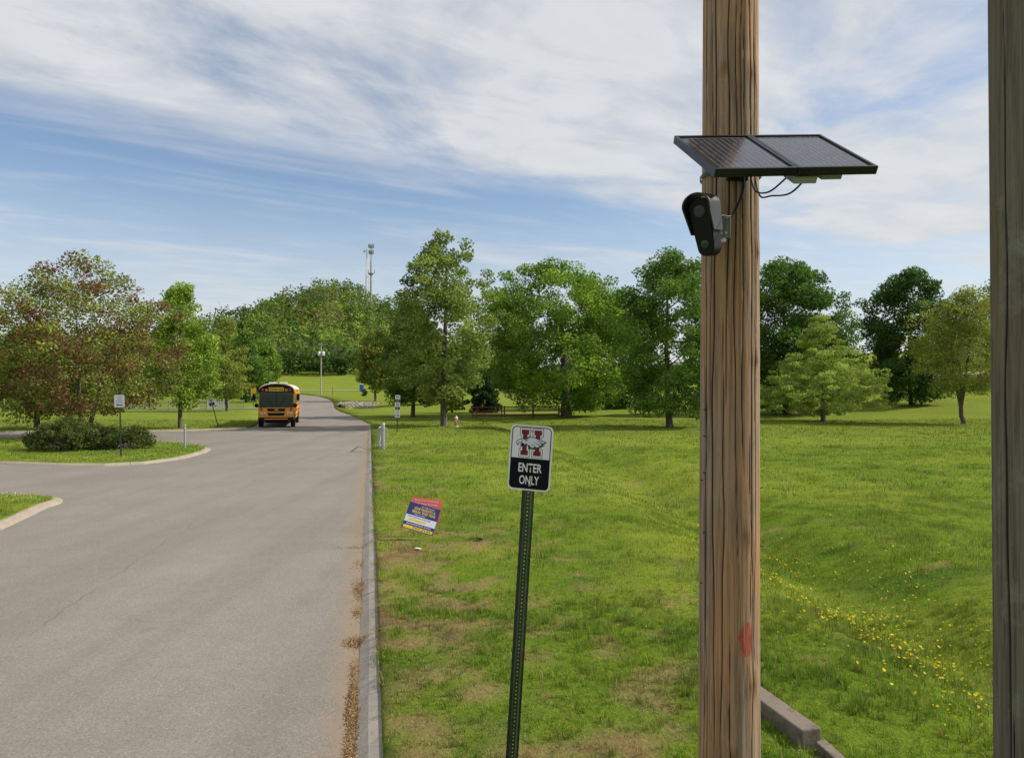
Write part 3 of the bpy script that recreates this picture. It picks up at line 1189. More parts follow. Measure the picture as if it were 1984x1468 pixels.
tree('spreading_tree', 'wide spreading bright green tree at the end of the brown rail fence', 5.05, 67.6, 14.1,
     [(.08, 3.2), (.17, 5.6), (.35, 7.0), (.52, 7.4), (.68, 7.2), (.82, 6.2), (.93, 4.4), (1, 1.4)], [(.150, .240, .040), (.118, .200, .036), (.185, .275, .046), (.088, .155, .030)], 45, 300, 165, .28, 1.25, .5, .75, lobes=.10, outer=.45, lean=(-1.1, 0))
tree('lawn_tree', 'dark low tree behind, between the spreading tree and its right neighbour', 12.05, 89.8, 13.0,
     [(.01, 2.4), (.08, 4.4), (.3, 5.4), (.6, 4.8), (.85, 2.8), (1, .5)], DARK, 26, 130, 130, .34, 1.2, .28, .85)
tree('lawn_tree', 'upright dense green tree just left of the wooden utility pole', 10.66, 48.96, 11.9,
     [(.10, 1.9), (.17, 3.2), (.36, 3.8), (.55, 3.5), (.7, 3.1), (.82, 2.6), (.92, 1.7), (.995, .3)], [(.088, .160, .034), (.115, .195, .040), (.070, .130, .028)], 27, 200, 140, .22, .85, .23, .9, lobes=.26)
tree('large_tree', 'large dark green tree behind the feathery pale one', 27.2, 71.5, 15.6,
     [(.04, 2.2), (.12, 4.6), (.3, 6.2), (.5, 6.2), (.66, 5.2), (.8, 4.0), (.91, 2.5), (1, .5)], DARK + GREEN[2:], 58, 280, 150, .29, 1.1, .4, .85, lobes=.14)
tree('cypress_tree', 'feathery pale yellow green conical tree right of the utility pole', 24.98, 58.04, 8.9,
     [(.08, 2.6), (.14, 4.5), (.26, 4.9), (.42, 4.0), (.58, 2.8), (.75, 1.7), (.9, .85), (1, .1)], CYP, 29, 280, 95, .17, .6, .2, .97, lobes=.2, cflat=.42, outer=.25)
tree('lawn_tree', 'dark oval tree in the background left of the sparse olive tree', 43.4, 78.6, 14.6,
     [(.02, 1.8), (.1, 3.2), (.3, 4.3), (.55, 4.7), (.75, 4.2), (.9, 2.8), (1, .6)], [(.042, .088, .026), (.055, .108, .028), (.036, .072, .02)], 30, 200, 150, .29, 1.05, .25, .85)
tree('lawn_tree', 'sparse olive tree with a forked trunk beside the weathered pole', 33.86, 54.16, 10.2,
     [(.24, 2.0), (.38, 3.3), (.55, 3.5), (.75, 3.0), (.9, 1.9), (1, .5)], [(.190, .225, .056), (.215, .248, .066), (.165, .195, .05), (.19, .20, .06)], 31, 210, 95, .17, .78, .19, .5, bark='bark', fork=[(-1.0, .2, .82), (.9, .3, .85), (.3, -.6, .7)], outer=.25)
tree('evergreen_bush', 'dark evergreen bush behind the left end of the rail fence', -3.0, 77.5, 4.3,
     [(.04, 1.3), (.2, 1.75), (.5, 1.5), (.8, .8), (1, .15)], [(.018, .040, .014), (.026, .055, .018)], 32, 70, 90, .22, .5, .12, .8, group='bushes on the lawn', cat='bush')
tree('leafy_bush', 'small olive bush behind the foot of the tallest tree', -6.4, 77.4, 3.6,
     [(.08, .8), (.3, 1.2), (.6, 1.1), (.9, .5), (1, .1)], OLIVE + GREEN, 33, 40, 80, .22, .5, .1, .8, group='bushes on the lawn', cat='bush')
tree('leafy_bush', 'dark bush beside the blue portable toilet', -30.6, 150, 1.3,
     [(.05, .35), (.3, .55), (.7, .45), (1, .1)], DARK, 34, 16, 60, .2, .3, .08, .8, group='bushes on the lawn', cat='bush')
tree('lawn_tree', 'distant tree just showing over the top right beside the weathered pole', 66, 96, 14.5,
     [(.1, 3), (.4, 4.5), (.7, 4), (1, .6)], GREEN, 35, 70, 110, .4, 1.4, .25, .8)


def shrub(name, label, x, y, rx, ry, h, seed, n=60):
    rng = np.random.default_rng(seed)
    root = empty(name, (x, y, float(zl(x, y)) - .02))
    tag(root, label, 'shrub', 'shrubs on the island')
    th = rng.random(n) * 6.283
    ph = np.arccos(1 - rng.random(n) * .98)
    k = .62 + .38 * rng.random(n) ** .5
    bump = 1 + .12 * np.sin(3 * th + seed) * np.sin(ph * 2)
    C = np.column_stack([rx * np.sin(ph) * np.cos(th) * k * bump, ry * np.sin(ph) * np.sin(th) * k * bump, .26 + (h - .42) * np.cos(ph) * k])
    C[:, 2] = np.maximum(C[:, 2], .22 + .12 * rng.random(n))
    cr = .2 + .16 * rng.random(n)
    V, idx, m = leaf_cloud(rng, C, cr, np.full(n, 190), .085, .85, .25, .6, .5)
    col = pick_cols(rng, idx, m, [(.068, .092, .024), (.092, .118, .032), (.115, .142, .04), (.048, .066, .02)])
    link('foliage', np_mesh('foliage', V, np.arange(m * 4).reshape(-1, 4), np.repeat(col, 4, 0)), M['leaf'], root)
    paths = []
    for i in range(n):
        p0 = np.array([rng.normal() * .15, rng.normal() * .15, 0])
        mid = (p0 + C[i]) / 2 + rng.normal(size=3) * .08
        paths.append((np.array([p0, mid, C[i]]), [.03, .018, .006]))
    for i in range(16):   # bare low twigs at the front
        a = rng.uniform(-2.6, -.6)
        p0 = np.array([rx * .55 * np.cos(a), ry * .55 * np.sin(a), .05])
        p2 = np.array([rx * 1.02 * np.cos(a + rng.normal() * .2), ry * 1.02 * np.sin(a), .05 + .25 * rng.random()])
        paths.append((np.array([p0, (p0 + p2) / 2 + [0, 0, .12], p2]), [.022, .015, .006]))
    V, Fc = tube_arrays(paths, 5)
    link('branches', np_mesh('branches', V, Fc, None, True), M['bark_pale'], root)


shrub('evergreen_shrub', 'larger dark clipped shrub on the grass island', -18.55, 30.3, 1.62, 1.3, 1.42, 5, 90)
shrub('evergreen_shrub', 'smaller dark shrub on the island just behind the white arrow sign', -16.55, 30.9, 1.15, .95, 1.05, 8, 60)


# ---------------------------------------------------------------- the wooded hill
DARKFOOT = True


def forest(name, label, spots, seed, nleaf=300, leafs=1.05):
    rng = np.random.default_rng(seed)
    C, rad, cols, hs = [], [], [], []
    pal = np.array([(.085, .138, .036), (.108, .168, .040), (.064, .110, .032), (.130, .168, .050), (.118, .112, .060), (.050, .090, .028), (.15, .195, .055)])
    Cc, rr, cc = [], [], []
    for (x, y, h, r) in spots:
        z = float(base(x, y))
        col = pal[rng.choice(len(pal), p=[.22, .2, .18, .12, .08, .12, .08])] * rng.uniform(.85, 1.15)
        if DARKFOOT and y < 299:
            col = np.array((.046, .085, .026)) * rng.uniform(.8, 1.2)
        k = 9
        d = rng.normal(size=(k, 3))
        d /= np.linalg.norm(d, axis=1)[:, None]
        P = np.array([x, y, z + h * .52]) + d * np.array([r * .62, r * .62, h * .36])
        Cc.append(P)
        rr.append(r * (.42 + .25 * rng.random(k)))
        cc.append(np.repeat(col[None], k, 0) * (1 + .1 * rng.normal(size=(k, 1))))
    C = np.concatenate(Cc)
    rad = np.concatenate(rr)
    colr = np.concatenate(cc)
    V, idx, n = leaf_cloud(rng, C, rad, np.full(len(C), nleaf // 9), leafs, .8, .4, .6, .8)
    col = colr[idx] * (1 + .22 * (rng.random((n, 1)) - .5) * 2) * np.array((1.28, 1.24, 1.05))
    o = link(name, np_mesh(name, V, np.arange(n * 4).reshape(-1, 4), np.repeat(np.clip(col, .005, 1), 4, 0)), M['leaf'])
    tag(o, label, 'forest', None, 'stuff')


def hill_spots():
    rng = np.random.default_rng(77)
    S = []
    y = 291.0
    while y < 650:
        k = min(1.0, (y - 291) / 60)
        st = 6.0 + 4.2 * k
        x = -330.0 - (y - 291) * .25
        while x < 30:
            if rng.random() < .9:
                h = rng.uniform(7, 10) * (1 - k) + k * rng.choice([10, 13, 15, 18]) * rng.uniform(.85, 1.15)
                S.append((x + rng.uniform(-3, 3), y + rng.uniform(-3, 3), h, h * rng.uniform(.36, .5)))
            x += st * 1.1
        y += st * 1.1
    return S


forest('hill_wood', 'green wooded hill rising behind the road', [s for s in hill_spots() if -.78 < s[0] / s[1] < .02], 5, 180, 1.4)
rngL = np.random.default_rng(9)
side = [(x + rngL.uniform(-3, 3), y + rngL.uniform(-3, 3), rngL.uniform(7, 11.5), rngL.uniform(3.4, 4.8)) for y in (150, 160, 172, 186) for x in np.arange(-.80 * y, -.385 * y, 6.2)]
forest('left_wood', 'belt of green trees beyond the field at the left', side, 6, 540, .7)
rside = [(x + rngL.uniform(-3, 3), y + rngL.uniform(-3, 3), rngL.uniform(7, 10.5), rngL.uniform(3.6, 5)) for y in (205, 216, 230) for x in np.arange(-.13 * y, .30 * y, 6.5)]
forest('right_wood', 'far line of trees showing below the crowns on the right', rside, 7, 330, .9)


# ---------------------------------------------------------------- grass blades
def grass_ring(rng, y0, y1, dens, w, h, segs):
    hw = lambda y: .80 * y + 2.2
    area = sum((2 * hw(y)) * (y1 - y0) / 50 for y in np.linspace(y0, y1, 50))
    n = int(area * dens)
    tuft = 14 if segs == 2 else 7 if w < .01 else 3
    n //= tuft
    y = np.sqrt(y0 ** 2 + (y1 ** 2 - y0 ** 2) * rng.random(n))
    x = (rng.random(n) * 2 - 1) * hw(y)
    ok = ~in_poly(x, y, ROAD)
    kd = (x + .886 + .197 * (y - 5)) * .98
    ok &= ~((kd > -.25) & (kd < -.02) & (y < 54))
    for pl in (ISL1, ISL2, FAR_KERB):
        if y1 > 12:
            ok &= poly_dist(x, y, pl) > .22
    d, s = dryness(x, y)
    clump = fbm(x * 2.4, y * 2.4, 61, 3)
    ok &= rng.random(n) < (1 - .45 * d) * (1 - .75 * s) * (.55 + .75 * sst(.35, .6, clump))
    x, y = x[ok], y[ok]
    th_ = rng.random(len(x))
    tc_ = rng.random(len(x))
    x, y, th_, tc_ = (np.repeat(q, tuft) for q in (x, y, th_, tc_))
    n = len(x)
    gx, gy = rng.normal(size=n), rng.normal(size=n)
    sp_ = w * 4.2
    x, y = x + gx * sp_, y + gy * sp_
    clump = fbm(x * 2.4, y * 2.4, 61, 3)
    d, s = dryness(x, y)
    z = zl(x, y) - .012
    tall = sst(.60, .72, fbm(x * 1.3, y * 1.3, 67, 3))
    dl = poly_dist(x, y, DITCH)
    tall = np.maximum(tall, .8 * np.exp(-(dl / .8) ** 2) * (y < 20) * rng.random(n))
    hh = h * (.45 + .55 * rng.random(n) + .6 * sst(.45, .75, clump) + .7 * tall) * (1 - .4 * d) * (.6 + .9 * th_ ** 2)
    a = np.arctan2(gy, gx) + rng.normal(size=n) * .7
    ln = rng.normal(size=n) * .45 + .25
    ux, uy = np.cos(a), np.sin(a)
    px, py = -uy, ux
    ww = w * (.6 + .8 * rng.random(n))
    col = lawn_col(x, y)
    t = rng.random((n, 1))
    col = col * (.7 + .5 * t) * (.72 + .62 * tc_[:, None])
    yl = rng.random(n) < (.16 + .45 * d)
    col[yl] = DRY * (.7 + .6 * rng.random((yl.sum(), 1)))
    dk = rng.random(n) < .14 + .3 * tall
    col[dk] *= np.array((.62, .82, .85))
    b0 = np.column_stack([x - px * ww / 2, y - py * ww / 2, z])
    b1 = np.column_stack([x + px * ww / 2, y + py * ww / 2, z])
    tip = np.column_stack([x + ux * ln * hh, y + uy * ln * hh, z + hh * np.sqrt(np.clip(1 - .55 * np.clip(ln, -1, 1) ** 2, .2, 1))])
    if segs == 1:
        V = np.stack([b0, b1, tip], 1).reshape(-1, 3)
        Fc = np.arange(n * 3).reshape(-1, 3)
        return V, Fc, np.repeat(col, 3, 0)
    mx, my, mz = x + ux * ln * hh * .35, y + uy * ln * hh * .35, z + hh * .58
    m0 = np.column_stack([mx - px * ww * .4, my - py * ww * .4, mz])
    m1 = np.column_stack([mx + px * ww * .4, my + py * ww * .4, mz])
    V = np.stack([b0, b1, m1, m0, tip], 1).reshape(-1, 3)
    i = np.arange(n)[:, None] * 5
    Fc = np.concatenate([i + [0, 1, 2], i + [0, 2, 3], i + [3, 2, 4]])
    return V, Fc, np.repeat(col, 5, 0)


def build_grass():
    rng = np.random.default_rng(3)
    VV, FF, CC, o = [], [], [], 0
    for a in ((3.6, 9.0, 3800, .0048, .062, 2), (9.0, 17, 1500, .0085, .066, 1), (17, 32, 330, .018, .075, 1), (32, 62, 52, .042, .085, 1)):
        V, Fc, c = grass_ring(rng, *a)
        VV.append(V)
        FF.append(Fc + o)
        CC.append(c)
        o += len(V)
    ob = link('grass', np_mesh('grass', np.concatenate(VV), np.concatenate(FF), np.concatenate(CC)), M['grass'])
    tag(ob, 'short green mown grass with dry tan patches', 'grass', None, 'stuff')


build_grass()


def flowers(name, label, xy, h, size, cols, seed, stem=True):
    rng = np.random.default_rng(seed)
    x, y = xy[:, 0], xy[:, 1]
    n = len(x)
    z = zl(x, y)
    hh = h * (.6 + .7 * rng.random(n))
    s = size * (.4 + 1.0 * rng.random(n) ** 1.5)
    top = np.column_stack([x + rng.normal(size=n) * .015, y + rng.normal(size=n) * .015, z + hh])
    k = 6
    ang = np.arange(k) * 2 * np.pi / k
    tilt = rng.normal(size=(n, 2)) * .35
    ring = np.empty((n, k, 3))
    for j in range(k):
        rj = s * (1.0 if j % 2 == 0 else .72)
        ring[:, j, 0] = top[:, 0] + np.cos(ang[j]) * rj
        ring[:, j, 1] = top[:, 1] + np.sin(ang[j]) * rj
        ring[:, j, 2] = top[:, 2] + (np.cos(ang[j]) * tilt[:, 0] + np.sin(ang[j]) * tilt[:, 1]) * rj + .004
    V = np.concatenate([top[:, None, :], ring], 1).reshape(-1, 3)
    base_i = np.arange(n)[:, None] * (k + 1)
    Fc = np.concatenate([base_i + [0, 1 + j, 1 + (j + 1) % k] for j in range(k)])
    c = np.repeat(np.array(cols)[rng.integers(0, len(cols), n)] * (.85 + .3 * rng.random((n, 1))), k + 1, 0)
    if stem:
        o = len(V)
        b = np.column_stack([x, y, z - .01])
        S = np.stack([b + [.003, 0, 0], b - [.003, 0, 0], top], 1).reshape(-1, 3)
        V = np.concatenate([V, S])
        Fc = np.concatenate([Fc, np.arange(n * 3).reshape(-1, 3) + o])
        c = np.concatenate([c, np.tile([[.08, .13, .03]], (n * 3, 1))])
    ob = link(name, np_mesh(name, V, Fc, c), M['leaf'])
    tag(ob, label, 'flowers', None, 'stuff')


def flower_spots():
    rng = np.random.default_rng(15)
    out = []
    d = np.array(dense(DITCH, .05))
    d = d[(d[:, 1] > 3.4) & (d[:, 1] < 34)]
    # drifts along the ditch
    i = rng.integers(0, len(d), 9000)
    p = d[i] + np.column_stack([rng.normal(size=9000) * .75 - .30, rng.normal(size=9000) * .3])
    w = fbm(p[:, 0] * 1.1, p[:, 1] * .8, 91, 3)
    keep = rng.random(9000) < sst(.42, .60, w) * np.where(p[:, 1] < 12.5, .8, .10)
    return p[keep]


flowers('yellow_wildflowers', 'yellow wildflowers growing along the grass ditch', flower_spots(), .11, .0135, [(.72, .52, .01), (.78, .58, .02)], 2)
rc = np.random.default_rng(8)
cl = np.column_stack([rc.uniform(-13.6, -10.3, 1100), rc.uniform(12.5, 17.2, 1100)])
cl = cl[~in_poly(cl[:, 0], cl[:, 1], ROAD) & (poly_dist(cl[:, 0], cl[:, 1], ISL2) > .35) & (fbm(cl[:, 0], cl[:, 1], 5, 2) > .45)]
cl2 = np.column_stack([rc.uniform(-17, -12.6, 420), rc.uniform(25.5, 33, 420)])
cl2 = cl2[~in_poly(cl2[:, 0], cl2[:, 1], ROAD) & (poly_dist(cl2[:, 0], cl2[:, 1], ISL1) > .4)]
flowers('white_clover', 'white clover flowers in the grass of the two islands', np.concatenate([cl, cl2]), .055, .014, [(.62, .62, .52)], 3, False)
cl3 = np.column_stack([rc.uniform(-2, 14, 260), rc.uniform(7, 40, 260)])
cl3 = cl3[~in_poly(cl3[:, 0], cl3[:, 1], ROAD)]
flowers('pale_seed_heads', 'scattered pale dandelion heads in the lawn', cl3, .10, .014, [(.5, .5, .42), (.6, .5, .08)], 4, False)


def litter():
    """dry brown leaves and bark flakes in the gutter"""
    rng = np.random.default_rng(12)
    spots = []
    for yc, ln, wd, n, hh in ((4.9, .42, .026, 3000, .014), (5.85, .50, .026, 3200, .014), (7.35, .16, .055, 900, .018), (6.6, .3, .03, 280, .01), (8.35, .2, .03, 320, .012), (9.3, .5, .04, 800, .016), (10.7, .25, .05, 220, .008), (11.8, .12, .22, 260, .006)):
        y = yc + rng.normal(size=n) * ln * .5
        o = rng.normal(size=n) * wd
        x = xr(y) - .035 + o * (.5 + 1.1 * fbm(y * 3, y * 0 + 2.5, 77, 3)) - (.12 if wd > .2 else 0)
        z = base(x, y) + .004 + rng.random(n) * hh * np.exp(-(o / wd) ** 2 * .5) * np.exp(-((y - yc) / ln) ** 2 * .8) + np.clip(x - xr(y), 0, .2) * .9
        spots.append(np.column_stack([x, y, z]))
    y = rng.uniform(4, 40, 900)
    x = xr(y) - np.abs(rng.normal(size=900)) * .06
    spots.append(np.column_stack([x, y, base(x, y) + .006]))
    P = np.concatenate(spots)
    n = len(P)
    nr = rng.normal(size=(n, 3)) * .55 + [0, 0, 1]
    nr /= np.linalg.norm(nr, axis=1)[:, None]
    t = np.cross(nr, rng.normal(size=(n, 3)))
    t /= np.linalg.norm(t, axis=1)[:, None]
    b = np.cross(nr, t)
    s = .0095 * (.5 + rng.random(n))[:, None]
    V = np.stack([P - t * s, P + b * s * .45, P + t * s, P - b * s * .45], 1).reshape(-1, 3)
    cols = np.array([(.29, .175, .09), (.36, .235, .125), (.21, .13, .07), (.43, .31, .185)])
    c = cols[rng.integers(0, 4, n)] * (.7 + .6 * rng.random((n, 1)))
    ob = link('leaf_litter', np_mesh('leaf_litter', V, np.arange(n * 4).reshape(-1, 4), np.repeat(c, 4, 0)), M['leaf'])
    tag(ob, 'dry brown leaves and bark flakes lying in the gutter', 'leaf litter', None, 'stuff')


litter()


# ================================================================ things
# ---------------------------------------------------------------- utility poles
def wooden_pole(name, label, loc, r_of_z, z1, mat, seed, lean=(0, 0), ncr=30, dense_to=5.6, depth=.010, knots=()):
    rng = np.random.default_rng(seed)
    root = empty(name, loc)
    tag(root, label, 'utility pole', 'wooden poles beside the road')
    zs = np.concatenate([np.arange(-.4, dense_to, .042), np.linspace(dense_to, z1, 24)])
    na = 220
    th = np.arange(na) * 2 * np.pi / na + np.pi / 2
    Z, T = np.meshgrid(zs, th, indexing='ij')
    rad = r_of_z(Z)
    # slow out-of-round and fibre ridges
    rad = rad * (1 + .018 * np.sin(2 * T + .6 + Z * .25) + .012 * np.sin(3 * T - Z * .4))
    rad += (fbm(T * 4.0 + 40, Z * .5, seed, 2) - .5) * .006
    rad += (fbm(T * 16.0 + 9, Z * .4, seed + 3, 2) - .5) * .0018
    crack = np.zeros_like(Z)
    for k in range(ncr):
        t0 = rng.random() * 6.283
        zc, hl = rng.uniform(-.2, 5.4), rng.uniform(.35, 1.9)
        wid = rng.uniform(.014, .032)
        if k < 7:      # long open checks
            t0, zc, hl, wid = R(-160 + 23 * k) + rng.normal() * .08, rng.uniform(1, 4.2), rng.uniform(1.2, 2.8), rng.uniform(.026, .046)
        path = t0 + .17 * (fbm(np.full_like(zs, k * 3.7), zs * .8, seed + 9, 3) - .5) * 2 + .012 * np.sin(zs * 9 + k)
        env = np.clip(1 - np.abs((zs - zc) / hl) ** 3, 0, 1)
        dt = np.abs((T - path[:, None] + np.pi) % (2 * np.pi) - np.pi)
        crack = np.maximum(crack, np.clip(1 - dt / (wid * (.35 + .65 * env[:, None])), 0, 1) * (env[:, None] > 0) * env[:, None] ** .3)
    kn = np.zeros_like(Z)
    for (tk, zk, s) in knots:
        dt = ((T - tk + np.pi) % (2 * np.pi) - np.pi) * .16
        rr = np.hypot(dt / s, (Z - zk) / (s * 1.5))
        kn = np.maximum(kn, np.exp(-rr ** 2 * 1.2))
        rad += .005 * np.exp(-rr ** 2 * .5) + .002 * np.sin(rr * 9) * np.exp(-rr ** 2 * .3)
    rad -= crack * depth
    X = rad * np.cos(T) + lean[0] * Z
    Y = rad * np.sin(T) + lean[1] * Z
    V = np.stack([X, Y, Z], -1).reshape(-1, 3)
    nr = len(zs)
    i, j = np.meshgrid(np.arange(nr - 1), np.arange(na), indexing='ij')
    j2 = (j + 1) % na
    Fc = np.stack([i * na + j, i * na + j2, (i + 1) * na + j2, (i + 1) * na + j], -1).reshape(-1, 4)
    c = np.stack([crack.ravel(), kn.ravel(), np.zeros(crack.size)], -1)
    link('shaft', np_mesh('shaft', V, Fc, c, True), mat, root)
    cap = MB().lathe([(float(r_of_z(np.array(z1))) * .99, -.01), (.02, .02)], (lean[0] * z1, lean[1] * z1, z1), 24)
    cap.build('top_cap', M['polegrey'], root)
    return root


PX, PY = 1.190, 4.0
pole = wooden_pole('utility_pole', 'brown wooden utility pole carrying the solar panel and camera, red paint mark low down', (PX, PY, 0),
                   lambda z: .1665 - .0042 * z - .0007 * np.clip(z - 4.7, 0, None), 9.5, M['pole'], 3, (.0065, 0), 46,
                   knots=((R(-118), 4.29, .03), (R(-62), 4.26, .05), (R(-40), 3.3, .03), (R(-60), .98, .045), (R(-75), 1.78, .035), (R(-100), .62, .03), (R(-50), 2.72, .03)))
rn = random.Random(2)
for k in range(13):
    z = (.95, 1.18, 1.5, 1.62, 1.7, 1.78, 2.02, 2.06, 2.1, 2.3, 2.45, 3.1, 3.9)[k]
    a = R(rn.choice((-6, -10, 2, -14, -160, -168)))
    r = .1665 - .0042 * z - .004
    d = Vector((math.cos(a), math.sin(a), rn.uniform(-.3, .3)))
    p = Vector((r * math.cos(a) + .0065 * z, r * math.sin(a), z))
    MB().tube([p, p + d * .018], .0022, 5).tube([p + d * .016, p + d * .0185], .0042, 6).build('nail', M['black'], pole)
wooden_pole('utility_pole', 'dark weathered grey utility pole cut by the right edge of the picture', (1.925, 2.6, 0),
            lambda z: .178 - .004 * z, 8.5, M['pole_old'], 8, (0, 0), 26, 4.6, .006, knots=((R(-128), 3.75, .035), (R(-120), 3.0, .05), (R(-135), 2.3, .04)))

# ---------------------------------------------------------------- solar panel
SP_C, SP_TH, SP_TA, SP_RO = Vector((1.2118, 3.35, 3.6687)), .06198, .60962, -.1123
su = Vector((math.cos(SP_TH), math.sin(SP_TH), 0))
sv = Vector((math.sin(SP_TH) * math.cos(SP_TA), -math.cos(SP_TH) * math.cos(SP_TA), -math.sin(SP_TA)))
su, sv = su * math.cos(SP_RO) + sv * math.sin(SP_RO), -su * math.sin(SP_RO) + sv * math.cos(SP_RO)
sv = -sv                                   # Y of the panel runs up the slope
sn = su.cross(sv)
SPM = Matrix(((su.x, sv.x, sn.x, SP_C.x), (su.y, sv.y, sn.y, SP_C.y), (su.z, sv.z, sn.z, SP_C.z), (0, 0, 0, 1)))
sp = empty('solar_panel')
sp.matrix_world = SPM
tag(sp, 'pair of black framed solar panels mounted on the wooden utility pole', 'solar panel')
for sx in (-1, 1):
    w, h = .775 / 2 - .004, .5084
    cx = sx * .775 / 4
    fr = MB()
    t = .014
    fr.box((cx, h / 2 - t / 2, -.0165), (w, t, .037)).box((cx, -h / 2 + t / 2, -.0165), (w, t, .037))
    fr.box((cx - w / 2 + t / 2, 0, -.0165), (t, h - 2 * t, .036)).box((cx + w / 2 - t / 2, 0, -.0165), (t, h - 2 * t, .036))
    f = fr.build('frame', M['black_metal'], sp)
    MB().box((cx, 0, -.008), (w - 2 * t + .001, h - 2 * t + .001, .006)).build('glass_pane', M['pv'], sp)
    g = MB()
    for k in range(1, 12):       # bus bars up the slope
        xx = cx - w / 2 + t + (w - 2 * t) * k / 12
        g.box((xx, 0, -.0046), (.0012, h - 2 * t - .03, .0004))
    for yy in (-h / 2 + t + .014, h / 2 - t - .014):
        g.box((cx, yy, -.0046), (w - 2 * t - .02, .003, .0004))
    g.build('grid_lines', M['alu'], sp)
MB().box((.05, .02, -.055), (.3, .04, .03)).box((.05, -.13, -.055), (.3, .04, .03)).build('mounting_rail', M['alu'], sp)
MB().box((.06, -.19, -.06), (.11, .10, .035)).build('junction_box', M['house'], sp, bevel=.004)
MB().box((.20, -.17, -.055), (.10, .09, .03)).build('junction_box', M['house'], sp, bevel=.004)
inv = SPM.inverted()
arm = MB(inv)
arm.box((PX + .01, 3.73, 3.75), (.09, .22, .05)).box((PX + .01, 3.835, 3.75), (.11, .02, .16))
arm.build('pole_bracket', M['black_metal'], sp)
band = MB(inv)
for z in (3.735, 3.85):
    band.lathe([(.162, z - .01), (.165, z - .01), (.165, z + .01), (.162, z + .01)], (PX + .0065 * z, PY, 0), 40, False)
band.build('strap', M['black_metal'], sp)


def cable(name, pts, r, mat, parent, M_=None):
    P = [Vector(p) for p in pts]
    out = []
    for i in range(len(P) - 1):
        p0, p1, p2, p3 = P[max(i - 1, 0)], P[i], P[i + 1], P[min(i + 2, len(P) - 1)]
        for k in range(6):
            t = k / 6
            out.append(.5 * ((2 * p1) + (-p0 + p2) * t + (2 * p0 - 5 * p1 + 4 * p2 - p3) * t * t + (-p0 + 3 * p1 - 3 * p2 + p3) * t ** 3))
    out.append(P[-1])
    return MB(M_).tube(out, r, 6).build(name, mat, parent, smooth=True)


cable('cable', [(1.275, 3.79, 3.72), (1.28, 3.72, 3.56), (1.30, 3.60, 3.525), (1.33, 3.45, 3.495), (1.352, 3.33, 3.525), (1.355, 3.29, 3.565)], .0045, M['black'], sp, inv)
cable('cable', [(1.26, 3.80, 3.70), (1.25, 3.70, 3.58), (1.265, 3.55, 3.53), (1.29, 3.40, 3.55), (1.30, 3.32, 3.575)], .0045, M['black'], sp, inv)

# ---------------------------------------------------------------- pole camera
cam_root = empty('pole_camera', (.998, 3.70, 3.395), (R(9), R(-6), R(-40)))
tag(cam_root, 'black hooded security camera bracketed to the left side of the utility pole', 'camera')
# local: x right, -y out of the lens, z up; origin at body centre


def drop(r1, r2, h, n=12):
    """outline of a drop: big radius on top, small radius below"""
    zt, zb = h / 2 - r1, -h / 2 + r2
    pts = [(r1 * math.cos(R(180 * k / n)), zt + r1 * math.sin(R(180 * k / n)) * .85) for k in range(n + 1)]
    pts += [(-r2 * math.cos(R(180 * k / n)), zb - r2 * math.sin(R(180 * k / n))) for k in range(n + 1)]
    return pts


def drop_solid(mb, layers):
    n = None
    vs, fs = [], []
    for (r1, r2, h, y, dz) in layers:
        o = drop(r1, r2, h)
        n = len(o)
        vs += [(p[0], y, p[1] + dz) for p in o]
    for i in range(len(layers) - 1):
        for k in range(n):
            k2 = (k + 1) % n
            fs.append((i * n + k, i * n + k2, (i + 1) * n + k2, (i + 1) * n + k))
    fs.append(tuple(range(n)))
    fs.append(tuple((len(layers) - 1) * n + k for k in range(n)))
    mb.add(vs, fs)


b = MB()
drop_solid(b, [(.056, .040, .298, -.052, 0), (.062, .045, .308, -.046, 0), (.062, .045, .308, .045, 0), (.056, .04, .298, .052, 0)])
b.build('body', M['black'], cam_root, smooth=True, auto=35)
# hood: open shell round the upper two thirds
hv, hf_ = [], []
outl = drop(.076, .052, .335, 14)
oi = drop(.069, .046, .322, 14)
keepi = [k for k in range(len(outl)) if outl[k][1] > -.065]
st = max(range(len(keepi)), key=lambda q: (keepi[q] - keepi[q - 1]) if q else -1)
seq = [k for k in range(len(outl)) if k <= 14]
right = [(outl[0][0] * .93, outl[0][1] * .55), (outl[0][0] * .85, -.045)]
left = [(-p[0], p[1]) for p in right]
line_o = [right[1], right[0]] + [outl[k] for k in seq] + [left[0], left[1]]
line_i = [(p[0] * .9, p[1] - .006 if p[1] > .05 else p[1]) for p in line_o]
nl = len(line_o)
for (ln, yy0, yy1) in ((line_o, -.088, .05), (line_i, -.088, .05)):
    for p in ln:
        fr_y = yy0 + (.03 if p[1] < 0 else .03 * max(0, (.06 - p[1]) / .06) if p[1] < .06 else 0)
        hv.append((p[0], fr_y, p[1] + .012))
    for p in ln:
        hv.append((p[0], yy1, p[1] + .012))
for k in range(nl - 1):
    hf_.append((k, k + 1, nl + k + 1, nl + k))
    hf_.append((2 * nl + k, 3 * nl + k, 3 * nl + k + 1, 2 * nl + k + 1))
    hf_.append((k, 2 * nl + k, 2 * nl + k + 1, k + 1))
    hf_.append((nl + k, nl + k + 1, 3 * nl + k + 1, 3 * nl + k))
for k in (0, nl - 1):
    hf_.append((k, nl + k, 3 * nl + k, 2 * nl + k))
hb = MB()
hb.add(hv, hf_)
hb.build('hood', M['black_satin'], cam_root, smooth=True, auto=40)
face = Matrix.Translation((0, -.0535, .075)) @ Matrix.Rotation(R(90), 4, 'X')
ir = MB(face).lathe([(.030, 0), (.031, .002), (.027, .003)], n=24).build('infrared_ring', M['black_satin'], cam_root)
led = MB(face)
